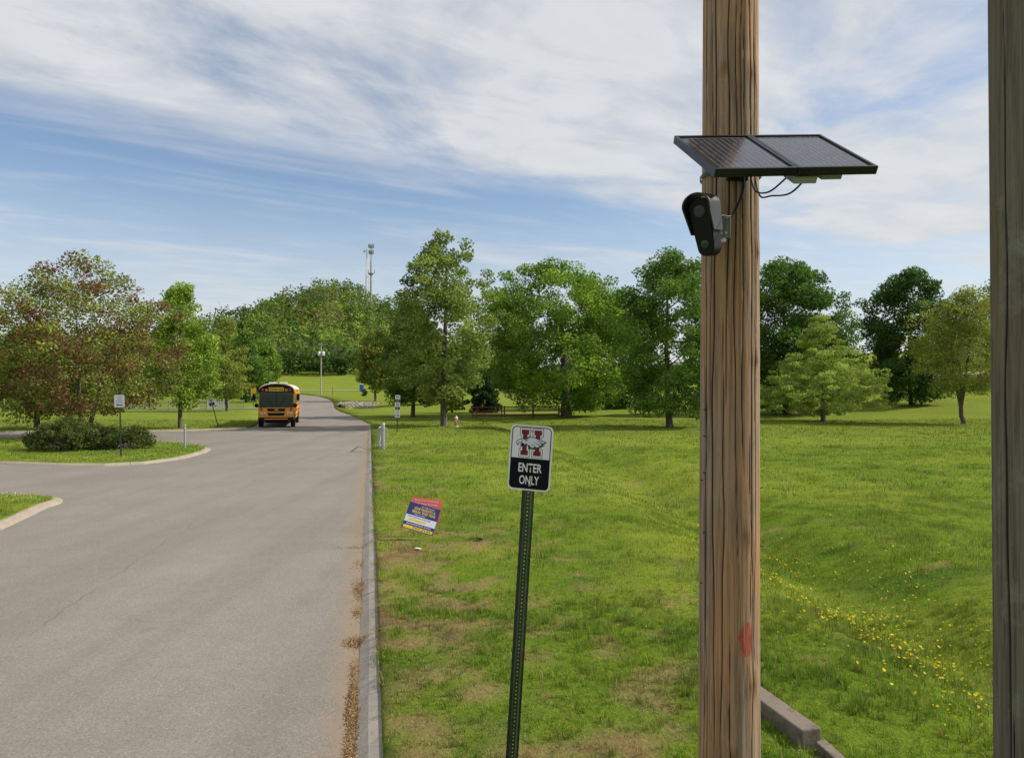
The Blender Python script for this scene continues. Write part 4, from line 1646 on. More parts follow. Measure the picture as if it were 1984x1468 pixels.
for k in range(8):
    a = R(45 * k + 12)
    led.lathe([(.0062, .003), (.0055, .0045), (.001, .005)], (.0185 * math.cos(a), .0185 * math.sin(a), 0), 10)
led.build('lamp_lens', M['led'], ir)
MB(Matrix.Translation((0, -.0535, -.095)) @ Matrix.Rotation(R(90), 4, 'X')).lathe([(.021, 0), (.021, .002), (.014, .003), (.002, .0035)], n=24).build('lens', M['glass'], cam_root)
wi = cam_root.matrix_basis.inverted()
br = MB(wi)
br.box((1.105, 3.775, 3.405), (.05, .012, .11)).box((1.075, 3.745, 3.405), (.012, .06, .10)).box((1.137, 3.82, 3.405), (.016, .10, .11))
br.build('bracket', M['bracket'], cam_root, bevel=.003)
for (x, z) in ((1.095, 3.445), (1.118, 3.375), (1.092, 3.372)):
    MB(wi).tube([(x, 3.770, z), (x, 3.760, z)], .007, 6).build('bolt', M['alu'], cam_root)
MB(wi).tube([(1.105, 3.79, 3.335), (1.105, 3.75, 3.335)], .012, 8).build('bolt', M['alu'], cam_root)
cable('cable', [(1.235, 3.83, 3.70), (1.23, 3.825, 3.62), (1.20, 3.82, 3.54), (1.16, 3.81, 3.475), (1.10, 3.77, 3.465), (1.05, 3.74, 3.44)], .007, M['black'], cam_root, wi)


# ---------------------------------------------------------------- signs on posts
def channel_post(mb, h, w=.076, d=.034, z0=-.3, holes=False, pitch=.0254):
    """hat section rolled post: web towards -y, side walls splaying back to two flanges"""
    ww, sl_, fl = w * .36, w * .17, w * .15
    zz = (z0, h)
    t = .0035
    prof = [(-w / 2, d), (-w / 2 + fl, d), (-ww / 2, 0), None, (ww / 2, 0), (w / 2 - fl, d), (w / 2, d)]
    for a, b_ in ((prof[0], prof[1]), (prof[1], prof[2]), (prof[4], prof[5]), (prof[5], prof[6])):
        vs = [(q[0], q[1] + o, z) for o in (0, t) for z in zz for q in (a, b_)]
        mb.add(vs, [(0, 1, 3, 2), (4, 6, 7, 5), (0, 4, 5, 1), (2, 3, 7, 6), (0, 2, 6, 4), (1, 5, 7, 3)])
    if not holes:
        mb.box((0, t / 2, (z0 + h) / 2), (ww, t, h - z0))
        return
    n = int((h - z0) / pitch)
    r = .0048
    for k in range(n):
        zc = z0 + (k + .5) * pitch
        a = pitch / 2
        o = [(ww / 2, 0), (ww / 2, a), (0, a), (-ww / 2, a), (-ww / 2, 0), (-ww / 2, -a), (0, -a), (ww / 2, -a)]
        i_ = [(r * math.cos(R(45 * q)), r * math.sin(R(45 * q))) for q in range(8)]
        vs = [(p[0], 0, zc + p[1]) for p in o] + [(p[0], 0, zc + p[1]) for p in i_]
        mb.add(vs, [(q, (q + 1) % 8, 8 + (q + 1) % 8, 8 + q) for q in range(8)])


def face_matrix(loc, yaw=0, pitch=0, roll=0):
    """XY drawing plane stood upright, facing -y"""
    return Matrix.Translation(loc) @ Matrix.Rotation(R(yaw), 4, 'Z') @ Matrix.Rotation(R(90 + pitch), 4, 'X') @ Matrix.Rotation(R(roll), 4, 'Z')


def print_text(txt, mat, parent, M_, h=None, w=None, x=0, y=0, z=.0012, offset=0.0, name='lettering'):
    me = text_mesh(txt, h, w, offset, M_ @ Matrix.Translation((x, y, z)))
    return link(name, me, mat, parent)


# --- ENTER ONLY
es = empty('enter_only_sign', (0.0, 4.86, .1), (0, R(3.55), R(0)))
tag(es, 'white and black ENTER ONLY sign with an eagle emblem on a leaning dark green post', 'sign')
pm = MB()
channel_post(pm, 1.88, .084, .036, -.35, True)
pm.build('post', M['postgreen'], es)
FM = face_matrix((-.002, -.012, 2.005), yaw=-13, roll=-.3) @ Matrix.Scale(.953, 4)
W, H_ = .305, .457
pan = MB(FM)
pan.prism(rrect(W, H_, .038, 6), -.0022, 0)
panel = pan.build('panel', M['white'], es)
MB(FM).ring(rrect(W - .022, H_ - .022, .031, 6), rrect(W - .034, H_ - .034, .026, 6), .0006).build('border', M['signblack'], panel)
# black lower half
low = [p for p in rrect(W - .0225, H_ - .0225, .031, 6)]
lowp = [(p[0], min(p[1], -.022 + p[0] * 0)) for p in low]
lowp = [(-(W - .0225) / 2, -.004)] + [p for p in low if p[1] < -.01] + [((W - .0225) / 2, -.004)]
lowp.sort(key=lambda p: math.atan2(p[1] + .1, p[0]))
MB(FM).sheet(lowp, .0009).build('black_field', M['signblack'], panel)
print_text('ENTER', M['white'], panel, FM, .062, .168, .004, -.070, .0015, .018)
print_text('ONLY', M['white'], panel, FM, .062, .142, .002, -.156, .0015, .018)
# emblem: slab H under an eagle head, drawn in sign metres from a 1142 x 1468 layout grid
TLc, UX, VX = Vector((255, 150)), Vector((660, 45)) / W, Vector((-50, 1030)) / H_
det = UX.x * VX.y - UX.y * VX.x


def lay(p):
    d = Vector(p) - TLc
    a = (d.x * VX.y - d.y * VX.x) / det
    b_ = (UX.x * d.y - UX.y * d.x) / det
    return (a - W / 2, H_ / 2 - b_)


def grow(poly, g):
    c = [sum(p[0] for p in poly) / len(poly), sum(p[1] for p in poly) / len(poly)]
    bm = bmesh.new()
    n = len(poly)
    out = []
    area = sum(poly[i][0] * poly[(i + 1) % n][1] - poly[(i + 1) % n][0] * poly[i][1] for i in range(n))
    sgn = 1 if area > 0 else -1
    for i in range(n):
        a, b_, c_ = Vector(poly[i - 1]), Vector(poly[i]), Vector(poly[(i + 1) % n])
        e1, e2 = (b_ - a).normalized(), (c_ - b_).normalized()
        n1, n2 = Vector((e1.y, -e1.x)) * sgn, Vector((e2.y, -e2.x)) * sgn
        m = (n1 + n2)
        if m.length < .3:
            m = n1
        m.normalize()
        k = g / max(.45, m.dot(n1))
        out.append((b_.x + m.x * k, b_.y + m.y * k))
    bm.free()
    return out


def slab_i(cx, w):
    """one slab-serif upright of the H"""
    t, bt = .118, .008
    pts = []
    hw, sw = w / 2, w * .30
    top, bot = .196, .016
    sh = .034
    return [(cx - hw, top), (cx + hw, top), (cx + hw, top - sh), (cx + sw, top - sh), (cx + sw, bot + sh), (cx + hw, bot + sh), (cx + hw, bot), (cx - hw, bot), (cx - hw, bot + sh), (cx - sw, bot + sh), (cx - sw, top - sh), (cx - hw, top - sh)]


Hl = [slab_i(-.046, .054), slab_i(.046, .054)]
cross = [(-.03, .120), (.03, .120), (.03, .094), (-.03, .094)]
for lay_i, (g, mt) in enumerate(((.0125, 'navy'), (.0088, 'white'), (0, 'maroon'))):
    mb = MB(FM)
    for q, h in enumerate(Hl):
        mb.sheet(grow(h, g) if g else h, .0007 + lay_i * .0003 + q * .00004)
    mb.sheet(grow(cross, g) if g else cross, .00058 + lay_i * .0003 + .00002)
    mb.build('emblem_letter', M[mt], panel)
EO = [(338, 455), (345, 418), (365, 397), (400, 385), (440, 378), (500, 362), (560, 355), (620, 360), (690, 392), (770, 420), (812, 435), (780, 468), (755, 482), (775, 492), (735, 515), (690, 535), (640, 555), (600, 552), (575, 545), (545, 550), (525, 532), (532, 505), (500, 478), (480, 500), (440, 515), (412, 500), (415, 478), (425, 466), (410, 447), (390, 445), (378, 465), (375, 490), (352, 482)]
MB(FM).sheet([lay(p) for p in EO], .0020).build('emblem_eagle', M['navy'], panel)
EI = [(347, 453), (354, 424), (372, 405), (402, 395), (440, 392), (470, 400), (510, 388), (560, 366), (618, 372), (690, 404), (788, 437), (760, 455), (700, 450), (735, 478), (728, 492), (690, 488), (700, 510), (650, 520), (625, 500), (600, 530), (570, 520), (555, 495), (520, 478), (490, 455), (465, 480), (462, 462), (440, 446), (410, 438), (386, 438), (370, 455), (366, 478)]
MB(FM).sheet([lay(p) for p in EI], .0024).build('emblem_feathers', M['feather'], panel)
for q in ([(470, 425), (500, 400), (520, 398), (505, 418), (488, 425)], [(600, 440), (660, 455), (720, 485), (690, 488), (640, 462)], [(560, 465), (610, 478), (650, 515), (615, 500)], [(640, 415), (700, 422), (760, 442), (700, 440)], [(405, 420), (430, 412), (452, 425), (430, 432)]):
    MB(FM).sheet([lay(p) for p in q], .0028).build('emblem_feather', M['feather_dark'], panel)
MB(FM).sheet([lay(p) for p in [(478, 405), (505, 395), (520, 398), (500, 412), (482, 414)]], .0031).build('emblem_eye', M['signblack'], panel)
MB(FM).sheet([lay(p) for p in [(420, 470), (440, 460), (462, 472), (445, 500), (425, 498)]], .0031).build('emblem_mouth', M['signblack'], panel)
for yy in (.190, -.190):
    MB(FM @ Matrix.Translation((.004 if yy > 0 else .008, yy, 0))).lathe([(.0095, .001), (.009, .004), (.004, .006), (.001, .0065)], n=12).build('bolt', M['galv'], es)


def post_sign(name, label, loc, h, panels, yaw=0, lean=(0, 0), w=.06):
    root = empty(name, loc, (R(lean[1]), R(lean[0]), 0))
    tag(root, label, 'sign', 'small signs on dark green posts')
    pm = MB()
    channel_post(pm, h, w, .03)
    pm.build('post', M['postgreen'], root)
    for (zc, pw, ph, kind) in panels:
        F_ = face_matrix((0, -.012, zc), yaw)
        p = MB(F_).prism(rrect(pw, ph, .03, 4), -.003, 0).build('panel', M['white'], root)
        if kind == 'arrow':
            for k, (t, ww) in enumerate((('STUDENT', .22), ('DROP', .14), ('ENTRANCE', .25), ('PARENTS', .25))):
                print_text(t, M['navy'], p, F_, .036, ww, 0, .155 - k * .07, .0012, .01)
            MB(F_).sheet([(-.13, -.145), (-.07, -.105), (-.07, -.127), (.12, -.127), (.12, -.163), (-.07, -.163), (-.07, -.185)], .0012).build('arrow', M['signblack'], p)
        elif kind == 'enter':
            MB(F_).sheet(rrect(pw - .02, ph * .42, .02, 3, 0, -ph * .26), .001).build('black_field', M['signblack'], p)
            print_text('ENTER', M['white'], p, F_, .05, .16, 0, -ph * .17, .0016, .01)
            print_text('ONLY', M['white'], p, F_, .05, .14, 0, -ph * .34, .0016, .01)
            print_text('H', M['maroon'], p, F_, .15, .13, 0, ph * .24, .0012, .05, 'emblem_letter')
            MB(F_).sheet([(-.09, ph * .25), (-.05, ph * .31), (.02, ph * .32), (.1, ph * .26), (.04, ph * .19), (-.03, ph * .21), (-.07, ph * .19)], .0017).build('emblem_eagle', M['feather_dark'], p)
        elif kind == 'limit':
            print_text('SPEED', M['signblack'], p, F_, .05, .2, 0, .14, .0012, .01)
            print_text('LIMIT', M['signblack'], p, F_, .05, .17, 0, .065, .0012, .01)
            print_text('10', M['signblack'], p, F_, .16, .2, 0, -.095, .0012, .02)
    return root


post_sign('arrow_sign', 'white sign with a black arrow on a dark post at the island with shrubs', (-14.58, 26.95, .1), 1.95, [(2.07, .38, .46, 'arrow')], 0, (-1.5, 0))
post_sign('leaning_sign', 'small black and white sign on a badly leaning post left of the bus', (-19.75, 48.6, .1), 1.55, [(1.75, .36, .50, 'enter')], 0, (-15, 0))
post_sign('stacked_sign', 'stack of white signs ending in speed limit 10, on one post right of the road', (-6.85, 43.1, .1), 1.5, [(1.98, .29, .44, 'enter'), (1.53, .29, .44, 'enter'), (1.08, .29, .44, 'limit')], 0, (1, 0))
ys = empty('yellow_road_sign', (-35.4, 99.0, float(zl(-35.4, 99.0))))
tag(ys, 'yellow warning sign on a thin post directly left of the bus', 'sign', 'small signs on dark green posts')
MB().tube([(0, 0, -.3), (0, 0, 2.6)], .04, 6).build('post', M['postgreen'], ys)
MB(face_matrix((0, -.05, 2.1))).prism(rrect(.75, .8, .06), -.01, 0).build('panel', M['yellow_sign'], ys)
MB(face_matrix((0, -.05, 1.5))).prism(rrect(.6, .32, .04), -.01, 0).build('plate', M['white'], ys)

# ---------------------------------------------------------------- yard signs


def yard_sign(name, label, loc, w, h, roll, pitch, yaw, mat, zc):
    root = empty(name, loc)
    tag(root, label, 'yard sign', 'yard signs stuck in the verge')
    F_ = face_matrix((0, 0, zc), yaw, pitch, roll)
    b_ = MB(F_).prism([(-w / 2, -h / 2), (w / 2, -h / 2), (w / 2, h / 2), (-w / 2, h / 2)], -.004, 0).build('board', mat, root)
    st_ = MB(F_)
    for s in (-1, 1):
        st_.tube([(s * w * .2, h * .3, -.006), (s * w * .2, -h / 2 - .32, -.006)], .0028, 5)
    for yy in (-h / 2 - .02, -h * .1):
        st_.tube([(-w * .2, yy, -.007), (w * .2, yy, -.007)], .0025, 5)
    st_.build('wire_stake', M['galv'], root)
    return root, b_, F_


yr, yb_, YF = yard_sign('yard_sign', 'red yard sign standing behind the blue one at the kerb', (-1.47, 12.30, .08), .52, .42, -6, -18, 0, M['red_board'], .44)
print_text("Don't Let Practicing", M['pale_ink'], yb_, YF, .04, .40, 0, .165, .0012, .01)
print_text("Ruin Your Evening!", M['pale_ink'], yb_, YF, .04, .38, .0, .105, .0012, .01)
yr, yb_, YF = yard_sign('yard_sign', 'blue yellow and white lesson yard sign tilted in the verge by the kerb', (-1.50, 11.98, .08), .53, .44, -17, -22, 4, M['blue_board'], .365)
print_text('No Traffic And Fuel', M['pale_ink'], yb_, YF, .022, .22, .06, .185, .0012, .01)
print_text('GIVE PARENTS A', M['yellow_ink'], yb_, YF, .046, .36, .02, .138, .0012, .02)
print_text('BREAK THIS YEAR', M['yellow_ink'], yb_, YF, .046, .40, .02, .082, .0012, .02)
print_text('With In Home', M['pale_ink'], yb_, YF, .02, .2, -.04, .038, .0012, .01)
MB(YF).sheet([(-.262, -.105), (.262, -.105), (.262, .012), (-.262, .012)], .0012).build('white_band', M['pale_ink'], yb_)
print_text('PIANO LESSONS IN YOUR HOME', M['navy'], yb_, YF, .024, .38, -.03, -.012, .0018, .01)
MB(YF).sheet(rrect(.30, .034, .012, 3, -.05, -.062), .0018).build('yellow_strip', M['yellow_ink'], yb_)
print_text('BRUCE BAKER MUSIC SCHOOL', M['pale_ink'], yb_, YF, .026, .42, .0, -.130, .0012, .01)
MB(YF).sheet(rrect(.50, .05, .016, 3, 0, -.186), .0012).build('yellow_strip', M['yellow_ink'], yb_)
print_text('757-7191', M['navy'], yb_, YF, .034, .30, .06, -.186, .0018, .01)

# ---------------------------------------------------------------- school bus
BUS_Y = 50.45
bus = empty('school_bus', (-16.45, BUS_Y, 0), (0, 0, R(14.4)))
tag(bus, 'orange flat fronted school bus driving towards the camera', 'bus')
hwid, blen = 1.21, 10.6


def section(k=1.0, z0=.55, top=3.1):
    pts = [(-hwid * .97 * k, z0), (-hwid * k, 1.0), (-hwid * k, 2.25)]
    for q in range(9):
        a = R(180 - 180 * q / 8)
        pts.append((hwid * k * math.cos(a), 2.45 + (top - 2.45) * math.sin(a) ** .75 if 0 < q < 8 else 2.42))
    pts += [(hwid * k, 2.25), (hwid * k, 1.0), (hwid * .97 * k, z0)]
    return pts


def loft(mb, secs):
    n = len(secs[0][1])
    vs, fs = [], []
    for yy, sc_ in secs:
        vs += [(p[0], yy, p[1]) for p in sc_]
    for i in range(len(secs) - 1):
        for k in range(n):
            k2 = (k + 1) % n
            fs.append((i * n + k, i * n + k2, (i + 1) * n + k2, (i + 1) * n + k))
    fs.append(tuple(range(n)))
    fs.append(tuple((len(secs) - 1) * n + k for k in range(n)))
    mb.add(vs, fs)


bb = MB()
loft(bb, [(0.0, section(.955, .62, 3.0)), (.10, section(.985, .58, 3.07)), (.35, section()), (blen - .25, section()), (blen, section(.96, .6, 3.02))])
body = bb.build('body', M['bus'], bus, smooth=True, auto=30)
rf = MB()


def roofsec(k=1.0, top=3.11, lift=.004):
    pts = [(-(hwid + lift) * k * math.cos(R(a)), 2.45 + lift + (top - 2.45) * math.sin(R(a)) ** .75) for a in range(14, 167, 8)]
    return pts + [(p[0] * .98, p[1] - .03) for p in pts[::-1]]


loft(rf, [(.12, roofsec(.985, 3.08)), (.36, roofsec()), (blen - .3, roofsec())])
rf.build('roof', M['bus_roof'], bus, smooth=True, auto=40)
for sx in (-.35, .4):
    MB().box((sx, 1.6, 3.14), (.5, .7, .06)).build('roof_hatch', M['bus_roof'], bus, bevel=.02)
# front: black cap, windscreen, grille
cap_pts = []
for q in range(13):
    a = R(180 - 15 * q)
    cap_pts.append((1.165 * math.cos(a), 2.45 + .585 * max(0, math.sin(a)) ** .72))
MB().prism([(-1.165, 2.40)] + cap_pts + [(1.165, 2.40)], -.03, .02, Matrix(((1, 0, 0, 0), (0, 0, 1, 0), (0, 1, 0, 0), (0, 0, 0, 1)))).build('front_cap', M['black'], bus)
XZ = lambda y: Matrix(((1, 0, 0, 0), (0, 0, 1, y), (0, 1, 0, 0), (0, 0, 0, 1)))
MB(XZ(0)).prism(rrect(2.24, 1.06, .12, 4, 0, 1.93), -.035, .02).build('windscreen', M['glass'], bus)
MB(XZ(0)).prism([(-.02, 1.42), (.02, 1.42), (.02, 2.45), (-.02, 2.45)], -.04, -.034).build('windscreen_bar', M['black'], bus)
for sx in (-1, 1):
    MB().tube([(sx * .12, -.045, 1.42), (sx * .62, -.05, 2.02)], .015, 5).build('wiper', M['black'], bus)
sb = MB(XZ(0)).prism(rrect(1.0, .27, .02, 2, 0, 2.66), -.05, -.02).build('destination_board', M['yellow_ink'], bus)
me = text_mesh('SCHOOL BUS', .17, .86, .02, XZ(-.053) @ Matrix.Translation((0, 2.66, 0)))
link('lettering', me, M['signblack'], sb)
for sx in (-1, 1):
    for k, (xx, mt) in enumerate(((.66, 'amber'), (.90, 'redlens'))):
        MB(Matrix.Translation((sx * xx, -.03, 2.60)) @ Matrix.Rotation(R(90), 4, 'X')).lathe([(.10, 0), (.09, .03), (.03, .045)], n=16).build('flashing_light', M[mt], bus)
for (zc, w2, hh) in ((1.22, 1.24, .20), (.92, 1.16, .20)):
    g = MB(XZ(0)).prism([(-w2 / 2, zc + hh / 2), (w2 / 2, zc + hh / 2), (w2 / 2 - .06, zc - hh / 2), (-w2 / 2 + .06, zc - hh / 2)], -.01, .03).build('grille', M['black'], bus)
MB().box((0, -.018, 1.23), (.26, .012, .045)).build('badge', M['alu'], bus)
for sx in (-1, 1):
    RX = Matrix.Translation((sx * .98, -.01, 1.28)) @ Matrix.Rotation(R(90), 4, 'X')
    MB(RX).lathe([(.085, 0), (.075, .025), (.02, .035)], n=14).build('turn_signal', M['redlens'], bus)
    for xx, zz in ((.78, 1.0), (1.0, .98)):
        MB(Matrix.Translation((sx * xx, -.01, zz)) @ Matrix.Rotation(R(90), 4, 'X')).lathe([(.095, 0), (.085, .02), (.02, .03)], n=14).build('headlight', M['lamp'], bus)
    MB(Matrix.Translation((sx * 1.06, -.01, 1.13)) @ Matrix.Rotation(R(90), 4, 'X')).lathe([(.05, 0), (.04, .02), (.01, .025)], n=10).build('marker_light', M['amber'], bus)
MB().box((0, -.10, .58), (2.36, .24, .26)).build('bumper', M['black'], bus, bevel=.04)
MB().box((0, -.225, .60), (1.55, .01, .07)).build('bumper_strip', M['bus'], bus)
for sx in (-1, 1):
    mr = MB()
    mr.box((sx * 1.46, -.18, 2.12), (.20, .07, .46)).tube([(sx * 1.16, -.03, 2.4), (sx * 1.45, -.16, 2.3)], .02, 5)
    mr.build('mirror', M['black'], bus, bevel=.02)
    cm = MB()
    cm.lathe([(.03, -.16), (.13, -.08), (.15, .02), (.08, .12), (.02, .15)], (sx * 1.28, -.34, 1.55), 12).tube([(sx * 1.05, -.03, 1.4), (sx * 1.28, -.3, 1.45)], .018, 5)
    cm.build('cross_mirror', M['black'], bus, smooth=True)
# sides
for sx in (-1, 1):
    xs = sx * (hwid + .002)
    for zz in (.78, 1.12, 1.52):
        MB().box((sx * (hwid + .008), blen / 2 + .3, zz), (.02, blen - .9, .05)).build('rub_rail', M['black'], bus)
    for k in range(11):
        yy = 1.25 + k * .82
        f = MB().box((xs, yy, 1.98), (.012, .72, .62)).build('window', M['glass'], bus)
        MB().box((sx * (hwid + .012), yy, 1.98), (.006, .72, .03)).build('sash_bar', M['black'], f)
    for (yy, dual) in ((1.15, 0), (7.6, 1)):
        wx = sx * 1.06
        RY = Matrix.Translation((wx, yy, .5)) @ Matrix.Rotation(R(90), 4, 'Y')
        t_ = MB(RY).lathe([(.30, -.14), (.44, -.13), (.5, -.08), (.5, .08), (.44, .13), (.30, .14)], n=24).build('wheel', M['rubber'], bus, smooth=True, auto=40)
        MB(RY).lathe([(.29, -.10), (.27, .10), (.10, .145 * sx), (.02, .145 * sx)], n=18).build('rim', M['trans'], t_)
        wa = MB(Matrix.Translation((sx * (hwid + .004), yy, .55)) @ Matrix.Rotation(R(90), 4, 'Y')).lathe([(.58, -.01), (.58, .012)], n=24)
        wa.build('wheel_arch', M['black'], bus)
st_arm = MB().box((hwid + .03, 2.2, 1.35), (.04, .45, .45)).build('stop_arm', M['redlens'], bus, bevel=.02)
dr = MB().box((-hwid - .005, .72, 1.5), (.014, .7, 1.75)).build('door', M['black'], bus)
MB().box((-hwid - .014, .72, 1.7), (.006, .5, 1.2)).build('door_glass', M['glass'], dr)
MB().box((0, 3.5, .5), (1.6, 6.6, .3)).box((0, 1.15, .5), (1.9, .16, .16)).box((0, 7.6, .5), (1.9, .2, .2)).build('chassis', M['black'], bus)
me = text_mesh('SCHOOL BUS', .2, 2.4, .01, Matrix.Translation((hwid + .006, 5.2, 2.56)) @ Matrix.Rotation(R(90), 4, 'Z') @ Matrix.Rotation(R(90), 4, 'X'))
link('lettering', me, M['signblack'], bus)

# ---------------------------------------------------------------- gate, posts, hydrant, fence
gz = float(zl(-5.41, 30.35))
gate = empty('barrier_gate', (-5.41, 30.35, gz), (0, 0, R(6)))
tag(gate, 'galvanised swing gate folded open on its thick round post at the kerb', 'gate')
MB().lathe([(.083, -.3), (.083, 1.06), (.078, 1.09), (.05, 1.115), (.01, 1.12)], n=20).build('post', M['galv'], gate, smooth=True, auto=40)
lf = MB()
lf.tube([(-.19, .05, .10), (-.19, .05, .90), (-.21, 3.1, .90), (-.21, 3.1, .1), (-.19, .05, .10)], .03, 8)
lf.tube([(-.19, .08, .12), (-.21, 3.08, .88)], .022, 6)
lf.build('gate_leaf', M['galv'], gate, smooth=True, auto=50)
for zz in (.14, .87):
    h_ = MB().lathe([(.095, -.03), (.095, .03)], (0, 0, zz), 18).box((-.13, .03, zz), (.12, .03, .04))
    h_.build('hinge', M['galv'], gate)
ltc = MB().tube([(.08, .02, .90), (.17, .04, .90), (.17, .04, .34)], .016, 6).box((.17, .03, .33), (.05, .03, .06))
ltc.build('latch_bar', M['galv'], gate)
bp = empty('steel_post', (-14.06, 31.1, float(zl(-14.06, 31.1))))
tag(bp, 'single galvanised steel post at the tip of the shrub island', 'post')
MB().lathe([(.048, -.2), (.048, .98), (.044, 1.0)], n=14).build('tube', M['galv'], bp, smooth=True, auto=40)
MB().lathe([(.052, .97), (.052, 1.005), (.035, 1.03), (.005, 1.035)], n=14).build('cap', M['galv'], bp, smooth=True)

hy = empty('fire_hydrant', (-3.83, 49.64, float(zl(-3.83, 49.64))))
tag(hy, 'faded red fire hydrant with a pale cap on the lawn', 'hydrant')
MB().lathe([(.15, -.05), (.15, .05), (.105, .06), (.10, .5), (.13, .51), (.13, .55)], n=18).build('barrel', M['red_hyd'], hy, smooth=True, auto=40)
MB().lathe([(.125, .55), (.115, .62), (.08, .69), (.03, .72), (.03, .77), (.005, .775)], n=18).build('bonnet', M['white_hyd'], hy, smooth=True, auto=40)
for d in ((-1, 0), (1, 0), (0, -1)):
    L_ = .19 if d[1] == 0 else .17
    MB().tube([(d[0] * .09, d[1] * .09, .42), (d[0] * L_, d[1] * L_, .42)], .055 if d[1] == 0 else .075, 10).build('nozzle', M['red_hyd' if d[1] == 0 else 'white_hyd'], hy)
MB().lathe([(.16, .0), (.165, .06), (.12, .07)], n=18).build('base_flange', M['white_hyd'], hy)

fe = empty('rail_fence', (0, 67.1, 0))
tag(fe, 'dark brown wooden rail fence over the ditch at the spreading tree', 'fence')
fz = lambda x: 1.09 + (x + 3.7) * .010
xsf = [(-3.68, .11), (-3.28, .10), (-.95, .11), (-.70, .12), (1.96, .17), (4.35, .14)]
for (x, w) in xsf:
    zb = float(zl(x, 67.1)) - .25
    MB().box((x, 0, (zb + fz(x) + .04) / 2), (w, .12, fz(x) + .04 - zb)).build('post', M['fence'], fe, bevel=.01)
segs = [(-3.68, -3.28), (-3.28, -.95), (-.70, 1.96), (1.96, 4.35), (-.95, -.70)]
for (a, b_) in segs:
    for dz, hh in ((-.06, .10), (-.44, .10), (-.83, .20)):
        mb = MB()
        za, zb = fz(a) + dz, fz(b_) + dz
        vs = [(a + .02, -.085, za - hh / 2), (a + .02, -.04 - .022, za - hh / 2), (a + .02, -.062, za + hh / 2), (a + .02, -.085, za + hh / 2),
              (b_ - .02, -.085, zb - hh / 2), (b_ - .02, -.062, zb - hh / 2), (b_ - .02, -.062, zb + hh / 2), (b_ - .02, -.085, zb + hh / 2)]
        mb.add(vs, [(0, 1, 2, 3), (4, 7, 6, 5), (0, 4, 5, 1), (3, 2, 6, 7), (0, 3, 7, 4), (1, 5, 6, 2)])
        mb.build('rail', M['fence'], fe)
fe2 = empty('rail_fence', (0, 150, 0))
tag(fe2, 'short grey rail fence far behind the brown one', 'fence')
for x in (-1.4, .9, 3.2):
    MB().box((x, 0, 1.9), (.16, .16, 1.5)).build('post', M['polegrey'], fe2)
for zz in (2.1, 2.5):
    MB().box((.9, -.1, zz), (5.2, .06, .16)).build('rail', M['polegrey'], fe2)

# ---------------------------------------------------------------- near culvert headwall
cw = empty('culvert_wall', (0, 0, 0))
tag(cw, 'stained concrete culvert wall beside the foot of the wooden pole', 'wall')


def slab(mb, p0, p1, w, z0, z1a, z1b):
    a, b_ = Vector(p0), Vector(p1)
    n = Vector((-(b_ - a).y, (b_ - a).x)).normalized() * w / 2
    vs = [(a.x - n.x, a.y - n.y, z0), (a.x + n.x, a.y + n.y, z0), (a.x + n.x, a.y + n.y, z1a), (a.x - n.x, a.y - n.y, z1a),
          (b_.x - n.x, b_.y - n.y, z0), (b_.x + n.x, b_.y + n.y, z0), (b_.x + n.x, b_.y + n.y, z1b), (b_.x - n.x, b_.y - n.y, z1b)]
    return mb.add(vs, [(0, 3, 2, 1), (4, 5, 6, 7), (0, 1, 5, 4), (3, 7, 6, 2), (0, 4, 7, 3), (1, 2, 6, 5)])


slab(MB(), (1.79, 6.25), (2.09, 5.08), .16, -.7, .205, .195).build('headwall', M['headwall'], cw, bevel=.012)
slab(MB(), (2.14, 5.06), (2.50, 4.35), .09, -.8, .13, -.12).build('wing_wall', M['headwall'], cw, bevel=.01)

# ---------------------------------------------------------------- far culvert and riprap
zc = float(base(-24.3, 97.5))
fc = empty('culvert_end', (-24.3, 97.6, zc))
tag(fc, 'low concrete culvert end at the road bend', 'culvert')
MB().box((1.1, 0, -.02), (1.5, .3, .34)).build('headwall', M['headwall'], fc, bevel=.03)
MB(Matrix.Rotation(R(90), 4, 'X')).lathe([(.26, .15), (.26, .22), (.2, .22), (.2, .16)], (1.1, .05, 0), 14).build('pipe', M['black'], fc)


def riprap():
    rng = np.random.default_rng(31)
    VV, FF, o = [], [], 0
    ico = bmesh.new()
    bmesh.ops.create_icosphere(ico, subdivisions=1, radius=1)
    bv = np.array([v.co[:] for v in ico.verts])
    bf = np.array([[v.index for v in f.verts] for f in ico.faces])
    ico.free()
    for k in range(420):
        t = rng.random()
        x = -25.2 + 5.6 * t + rng.normal() * .5
        y = 109 - 7.0 * t + rng.normal() * 2.6
        s = rng.uniform(.07, .22)
        v = bv * (1 + .3 * (rng.random((len(bv), 1)) - .5)) * s * np.array([rng.uniform(.8, 1.3), rng.uniform(.8, 1.3), rng.uniform(.5, .9)])
        a = rng.random() * 6.28
        Rm = np.array([[np.cos(a), -np.sin(a), 0], [np.sin(a), np.cos(a), 0], [0, 0, 1]])
        v = v @ Rm.T + np.array([x, y, float(zl(x, y)) + s * .12])
        VV.append(v)
        FF.append(bf + o)
        o += len(v)
    ob = link('riprap', np_mesh('riprap', np.concatenate(VV), np.concatenate(FF)), M['rock'])
    tag(ob, 'pale broken stones heaped by the road bend', 'stones', None, 'stuff')


riprap()

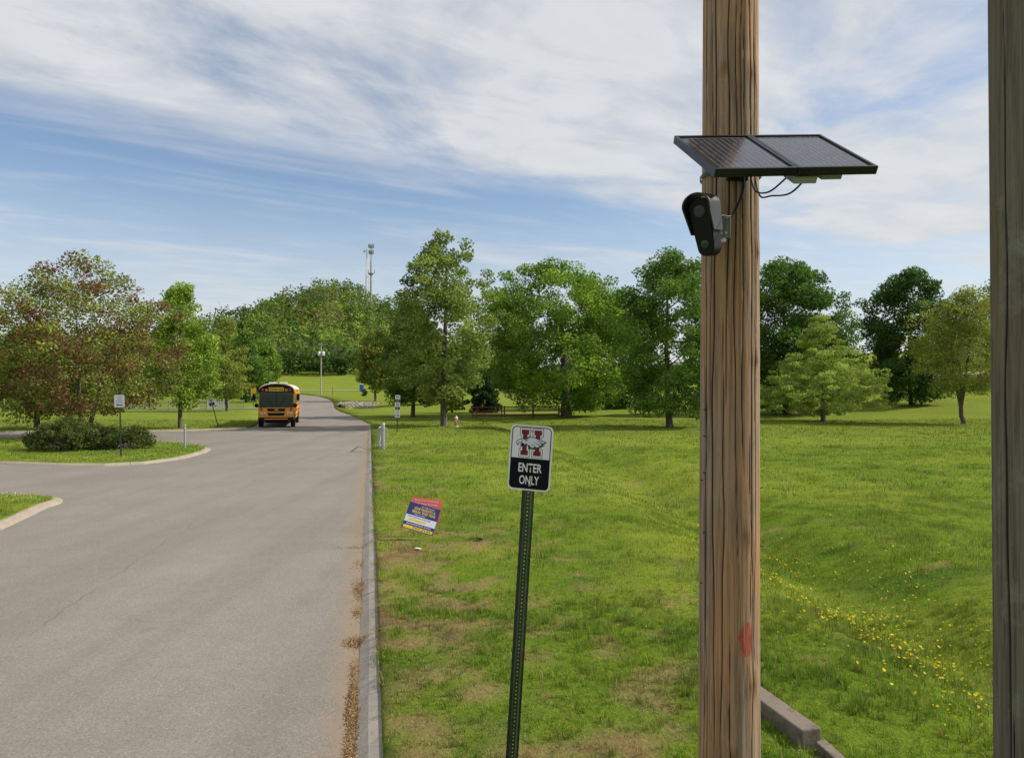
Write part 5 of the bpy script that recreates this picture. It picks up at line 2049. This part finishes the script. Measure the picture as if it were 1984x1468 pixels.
# ---------------------------------------------------------------- chain link fence with banners
cf = empty('chain_link_fence', (0, 0, 0))
tag(cf, 'low chain link fence behind the leaning sign', 'fence')
fy = lambda x: 84.5 + (x + 44) * .06
xa, xb = -49.0, -31.6
npost = 9
for k in range(npost):
    x = xa + (xb - xa) * k / (npost - 1)
    z = float(zl(x, fy(x)))
    MB().tube([(x, fy(x), z - .2), (x, fy(x), z + 1.22)], .035, 6).build('post', M['galv'], cf)
for k in range(npost - 1):
    x0, x1 = xa + (xb - xa) * k / (npost - 1), xa + (xb - xa) * (k + 1) / (npost - 1)
    z0, z1 = float(zl(x0, fy(x0))), float(zl(x1, fy(x1)))
    MB().tube([(x0, fy(x0), z0 + 1.2), (x1, fy(x1), z1 + 1.2)], .024, 6).build('rail', M['galv'], cf)
    mb = MB()
    n = 14
    for q in range(-n, n):
        for s in (1, -1):
            t0, t1 = q / n, (q + 8) / n
            if s < 0:
                t0, t1 = t1, t0
            pts = []
            for zz, tt in ((0.05, t0), (1.18, t1)):
                pts.append((zz, tt))
            (za, ta), (zb, tb) = pts
            # clip to the bay
            if ta > tb:
                (za, ta), (zb, tb) = (zb, tb), (za, ta)
            if tb <= 0 or ta >= 1:
                continue
            if ta < 0:
                za, ta = za + (zb - za) * (0 - ta) / (tb - ta), 0
            if tb > 1:
                zb, tb = za + (zb - za) * (1 - ta) / (tb - ta), 1
            A_ = (x0 + (x1 - x0) * ta, fy(x0) + (fy(x1) - fy(x0)) * ta, z0 + (z1 - z0) * ta + za)
            B_ = (x0 + (x1 - x0) * tb, fy(x0) + (fy(x1) - fy(x0)) * tb, z0 + (z1 - z0) * tb + zb)
            mb.tube([A_, B_], .006, 3, False)
    mb.build('wire_mesh', M['galv'], cf)
for (name, lab, xc, w, hh) in (('fence_banner', 'white printed banner on the chain link fence beside the leaning sign', -34.55, 2.55, 1.0), ('fence_banner', 'smaller round logo banner on the chain link fence, half hidden by leaves', -37.2, 1.0, 1.05)):
    z = float(zl(xc, fy(xc)))
    bn = empty(name, (xc, fy(xc) - .06, z + .12), (0, 0, R(3.4)))
    tag(bn, lab, 'banner', 'banners on the chain link fence')
    bnp = MB(face_matrix((0, 0, hh / 2))).prism([(-w / 2, -hh / 2), (w / 2, -hh / 2), (w / 2, hh / 2), (-w / 2, hh / 2)], -.006, 0).build('sheet', M['banner'], bn)
    F_ = face_matrix((0, 0, hh / 2))
    mb = MB(F_)
    rb = random.Random(int(w * 100))
    if w > 2:
        for k in range(20):
            bx_, by_ = rb.uniform(-1.15, 1.1), rb.uniform(-.38, .32)
            mb.sheet(rrect(rb.uniform(.08, .22), rb.uniform(.04, .09), .015, 2, bx_, by_), .002 + k * .0002)
        mb.build('print', M['feather_dark'], bnp)
    else:
        mb.sheet([(.36 * math.cos(R(a)), .05 + .36 * math.sin(R(a))) for a in range(0, 360, 20)], .002)
        mb.build('print', M['yellow_ink'], bnp)

# ---------------------------------------------------------------- far things
uz = float(zl(-48.1, 182))
up = empty('power_pole', (-48.1, 182, uz))
tag(up, 'slender pale power pole with transformers beyond the bus', 'utility pole')
MB().tube([(0, 0, -.5), (0, 0, 12.8)], [.19, .12], 10).build('shaft', M['polegrey'], up)
for sx in (-.48, .55):
    MB().lathe([(.30, 9.6), (.33, 9.65), (.33, 10.55), (.26, 10.65), (.05, 10.7)], (sx, -.1, 0), 14).build('transformer', M['trans'], up, smooth=True, auto=40)
MB().box((.2, -.1, 12.3), (1.9, .1, .12)).build('cross_arm', M['polegrey'], up)
for sx in (-.5, .3, .9):
    MB().lathe([(.05, 0), (.08, .1), (.04, .25)], (sx, -.1, 12.36), 8).build('insulator', M['polegrey'], up)

pt = empty('portable_toilet', (-46.6, 224, float(zl(-46.6, 224))), (0, 0, R(12)))
tag(pt, 'blue portable toilet with a white roof far beyond the bend', 'toilet')
MB().box((0, 0, 1.05), (1.25, 1.25, 2.1)).build('cabin', M['bluep'], pt, bevel=.05)
MB().prism(rrect(1.3, 1.3, .2, 4), 2.1, 2.3).build('roof', M['bus_roof'], pt, bevel=.08)
d_ = MB().box((0, -.635, 1.05), (.85, .02, 1.85)).build('door', M['bluep'], pt)
MB().box((.3, -.655, 1.1), (.08, .03, .16)).build('handle', M['white'], d_)

ps = empty('path_post', (-42.2, 170, float(zl(-42.2, 170))))
tag(ps, 'thin dark marker post beside the road left of the power pole', 'post')
MB().tube([(0, 0, -.2), (0, 0, 1.7)], .05, 6).lathe([(.06, 1.7), (.03, 1.78)], n=8).build('tube', M['postgreen'], ps)

hs = empty('grey_house', (93, 138, float(zl(93, 138)) - .3), (0, 0, R(20)))
tag(hs, 'distant grey house behind the sparse olive tree', 'house')
MB().box((0, 0, 1.6), (16, 9, 3.4)).build('wall', M['house'], hs)
MB().prism([(-4.9, 3.3), (4.9, 3.3), (0, 5.9)], -8.5, 8.5, Matrix(((0, 0, 1, 0), (1, 0, 0, 0), (0, 1, 0, 0), (0, 0, 0, 1)))).build('roof', M['roof'], hs)
for x in (-5.5, -2.2, 2.6, 5.6):
    f = MB().box((x, -4.53, 1.9), (1.3, .08, 1.2)).build('window', M['white'], hs)
    MB().box((x, -4.58, 1.9), (1.08, .04, .98)).build('pane', M['glass'], f)


# towers on the hill
def tower_z(x, y):
    return float(base(x, y))


mt_x, mt_y = -116.5, 596
mz = tower_z(mt_x, mt_y)
TOP = 2.55 + (757 - 473) / 1400 * 596
mo = empty('monopole_tower', (mt_x, mt_y, mz))
tag(mo, 'slim cell phone monopole with antenna clusters on the wooded hill', 'tower')
HT = TOP - mz
MB().tube([(0, 0, -1), (0, 0, HT - 14)], [1.1, .75], 12).tube([(0, 0, HT - 14), (0, 0, HT)], [.55, .4], 10).build('mast', M['tower'], mo)
for zz, rr, nn, hh in ((HT - 1.3, 2.0, 6, 3.2), (HT - 6.3, 1.8, 6, 3.2)):
    for k in range(nn):
        a = R(60 * k + 10)
        MB().box((rr * math.cos(a), rr * math.sin(a), zz), (.75, .75, hh)).build('antenna', M['tower'], mo)
    MB().lathe([(rr, zz - .15), (rr, zz + .15)], n=12).build('platform', M['tower'], mo)
MB().lathe([(.8, HT - 26), (2.2, HT - 24), (2.2, HT - 23.6), (.8, HT - 23.4)], n=12).build('platform', M['tower'], mo)
for sx in (-2.4, 2.9):
    MB().box((sx, 0, HT - 22.6), (.5, .5, 3.4)).build('antenna', M['tower'], mo)

lx_, ly_ = -120.3, 598
lz = tower_z(lx_, ly_)
LT = 2.55 + (757 - 482) / 1400 * 598 - lz
la = empty('lattice_tower', (lx_, ly_, lz))
tag(la, 'open lattice radio mast just left of the monopole on the hill', 'tower')
leg = MB()
for k in range(3):
    a = R(120 * k + 20)
    leg = MB().tube([(2.3 * math.cos(a), 2.3 * math.sin(a), -1), (.8 * math.cos(a), .8 * math.sin(a), LT)], .2, 5)
    leg.build('leg', M['trans'], la)
brc = MB()
nb_ = 22
for q in range(nb_):
    z0, z1 = LT * q / nb_, LT * (q + 1) / nb_
    for k in range(3):
        a, b_ = R(120 * k + 20), R(120 * (k + 1) + 20)
        r0, r1 = 2.3 - 1.5 * z0 / LT, 2.3 - 1.5 * z1 / LT
        brc.tube([(r0 * math.cos(a), r0 * math.sin(a), z0), (r1 * math.cos(b_), r1 * math.sin(b_), z1)], .11, 4, False)
        brc.tube([(r0 * math.cos(b_), r0 * math.sin(b_), z0), (r1 * math.cos(a), r1 * math.sin(a), z1)], .11, 4, False)
brc.build('bracing', M['trans'], la)
MB().tube([(0, 0, LT - .5), (0, 0, LT + 6)], .12, 5).build('whip_antenna', M['trans'], la)
MB(Matrix.Translation((-2.0, -.6, LT - 2)) @ Matrix.Rotation(R(90), 4, 'X')).lathe([(.2, 0), (1.2, .5), (1.25, .55)], n=14).build('dish', M['trans'], la)

# ---------------------------------------------------------------- small litter in the grass
def scrap(name, label, x, y, size, mat, seed, flat=.35):
    rng = np.random.default_rng(seed)
    bm = bmesh.new()
    bmesh.ops.create_icosphere(bm, subdivisions=2, radius=size)
    for v in bm.verts:
        v.co *= 1 + .45 * (rng.random() - .5)
        v.co.z *= flat
    me = bpy.data.meshes.new(name)
    bm.to_mesh(me)
    bm.free()
    o = link(name, me, mat)
    o.location = (x, y, float(zl(x, y)) + size * flat + .02)
    o.rotation_euler = (rng.uniform(-.3, .3), rng.uniform(-.3, .3), rng.uniform(0, 3))
    tag(o, label, 'litter', 'bits of litter in the grass')


scrap('crumpled_scrap', 'small dark crumpled scrap in the grass right of the yard signs', -.52, 11.85, .045, M['black'], 1)
scrap('paper_scrap', 'white paper scrap lying below the yard signs', -1.45, 11.2, .05, M['white'], 2, .15)
scrap('paper_scrap', 'white paper scrap in the grass just left of the wooden pole', 3.1, 11.9, .035, M['white'], 3, .3)
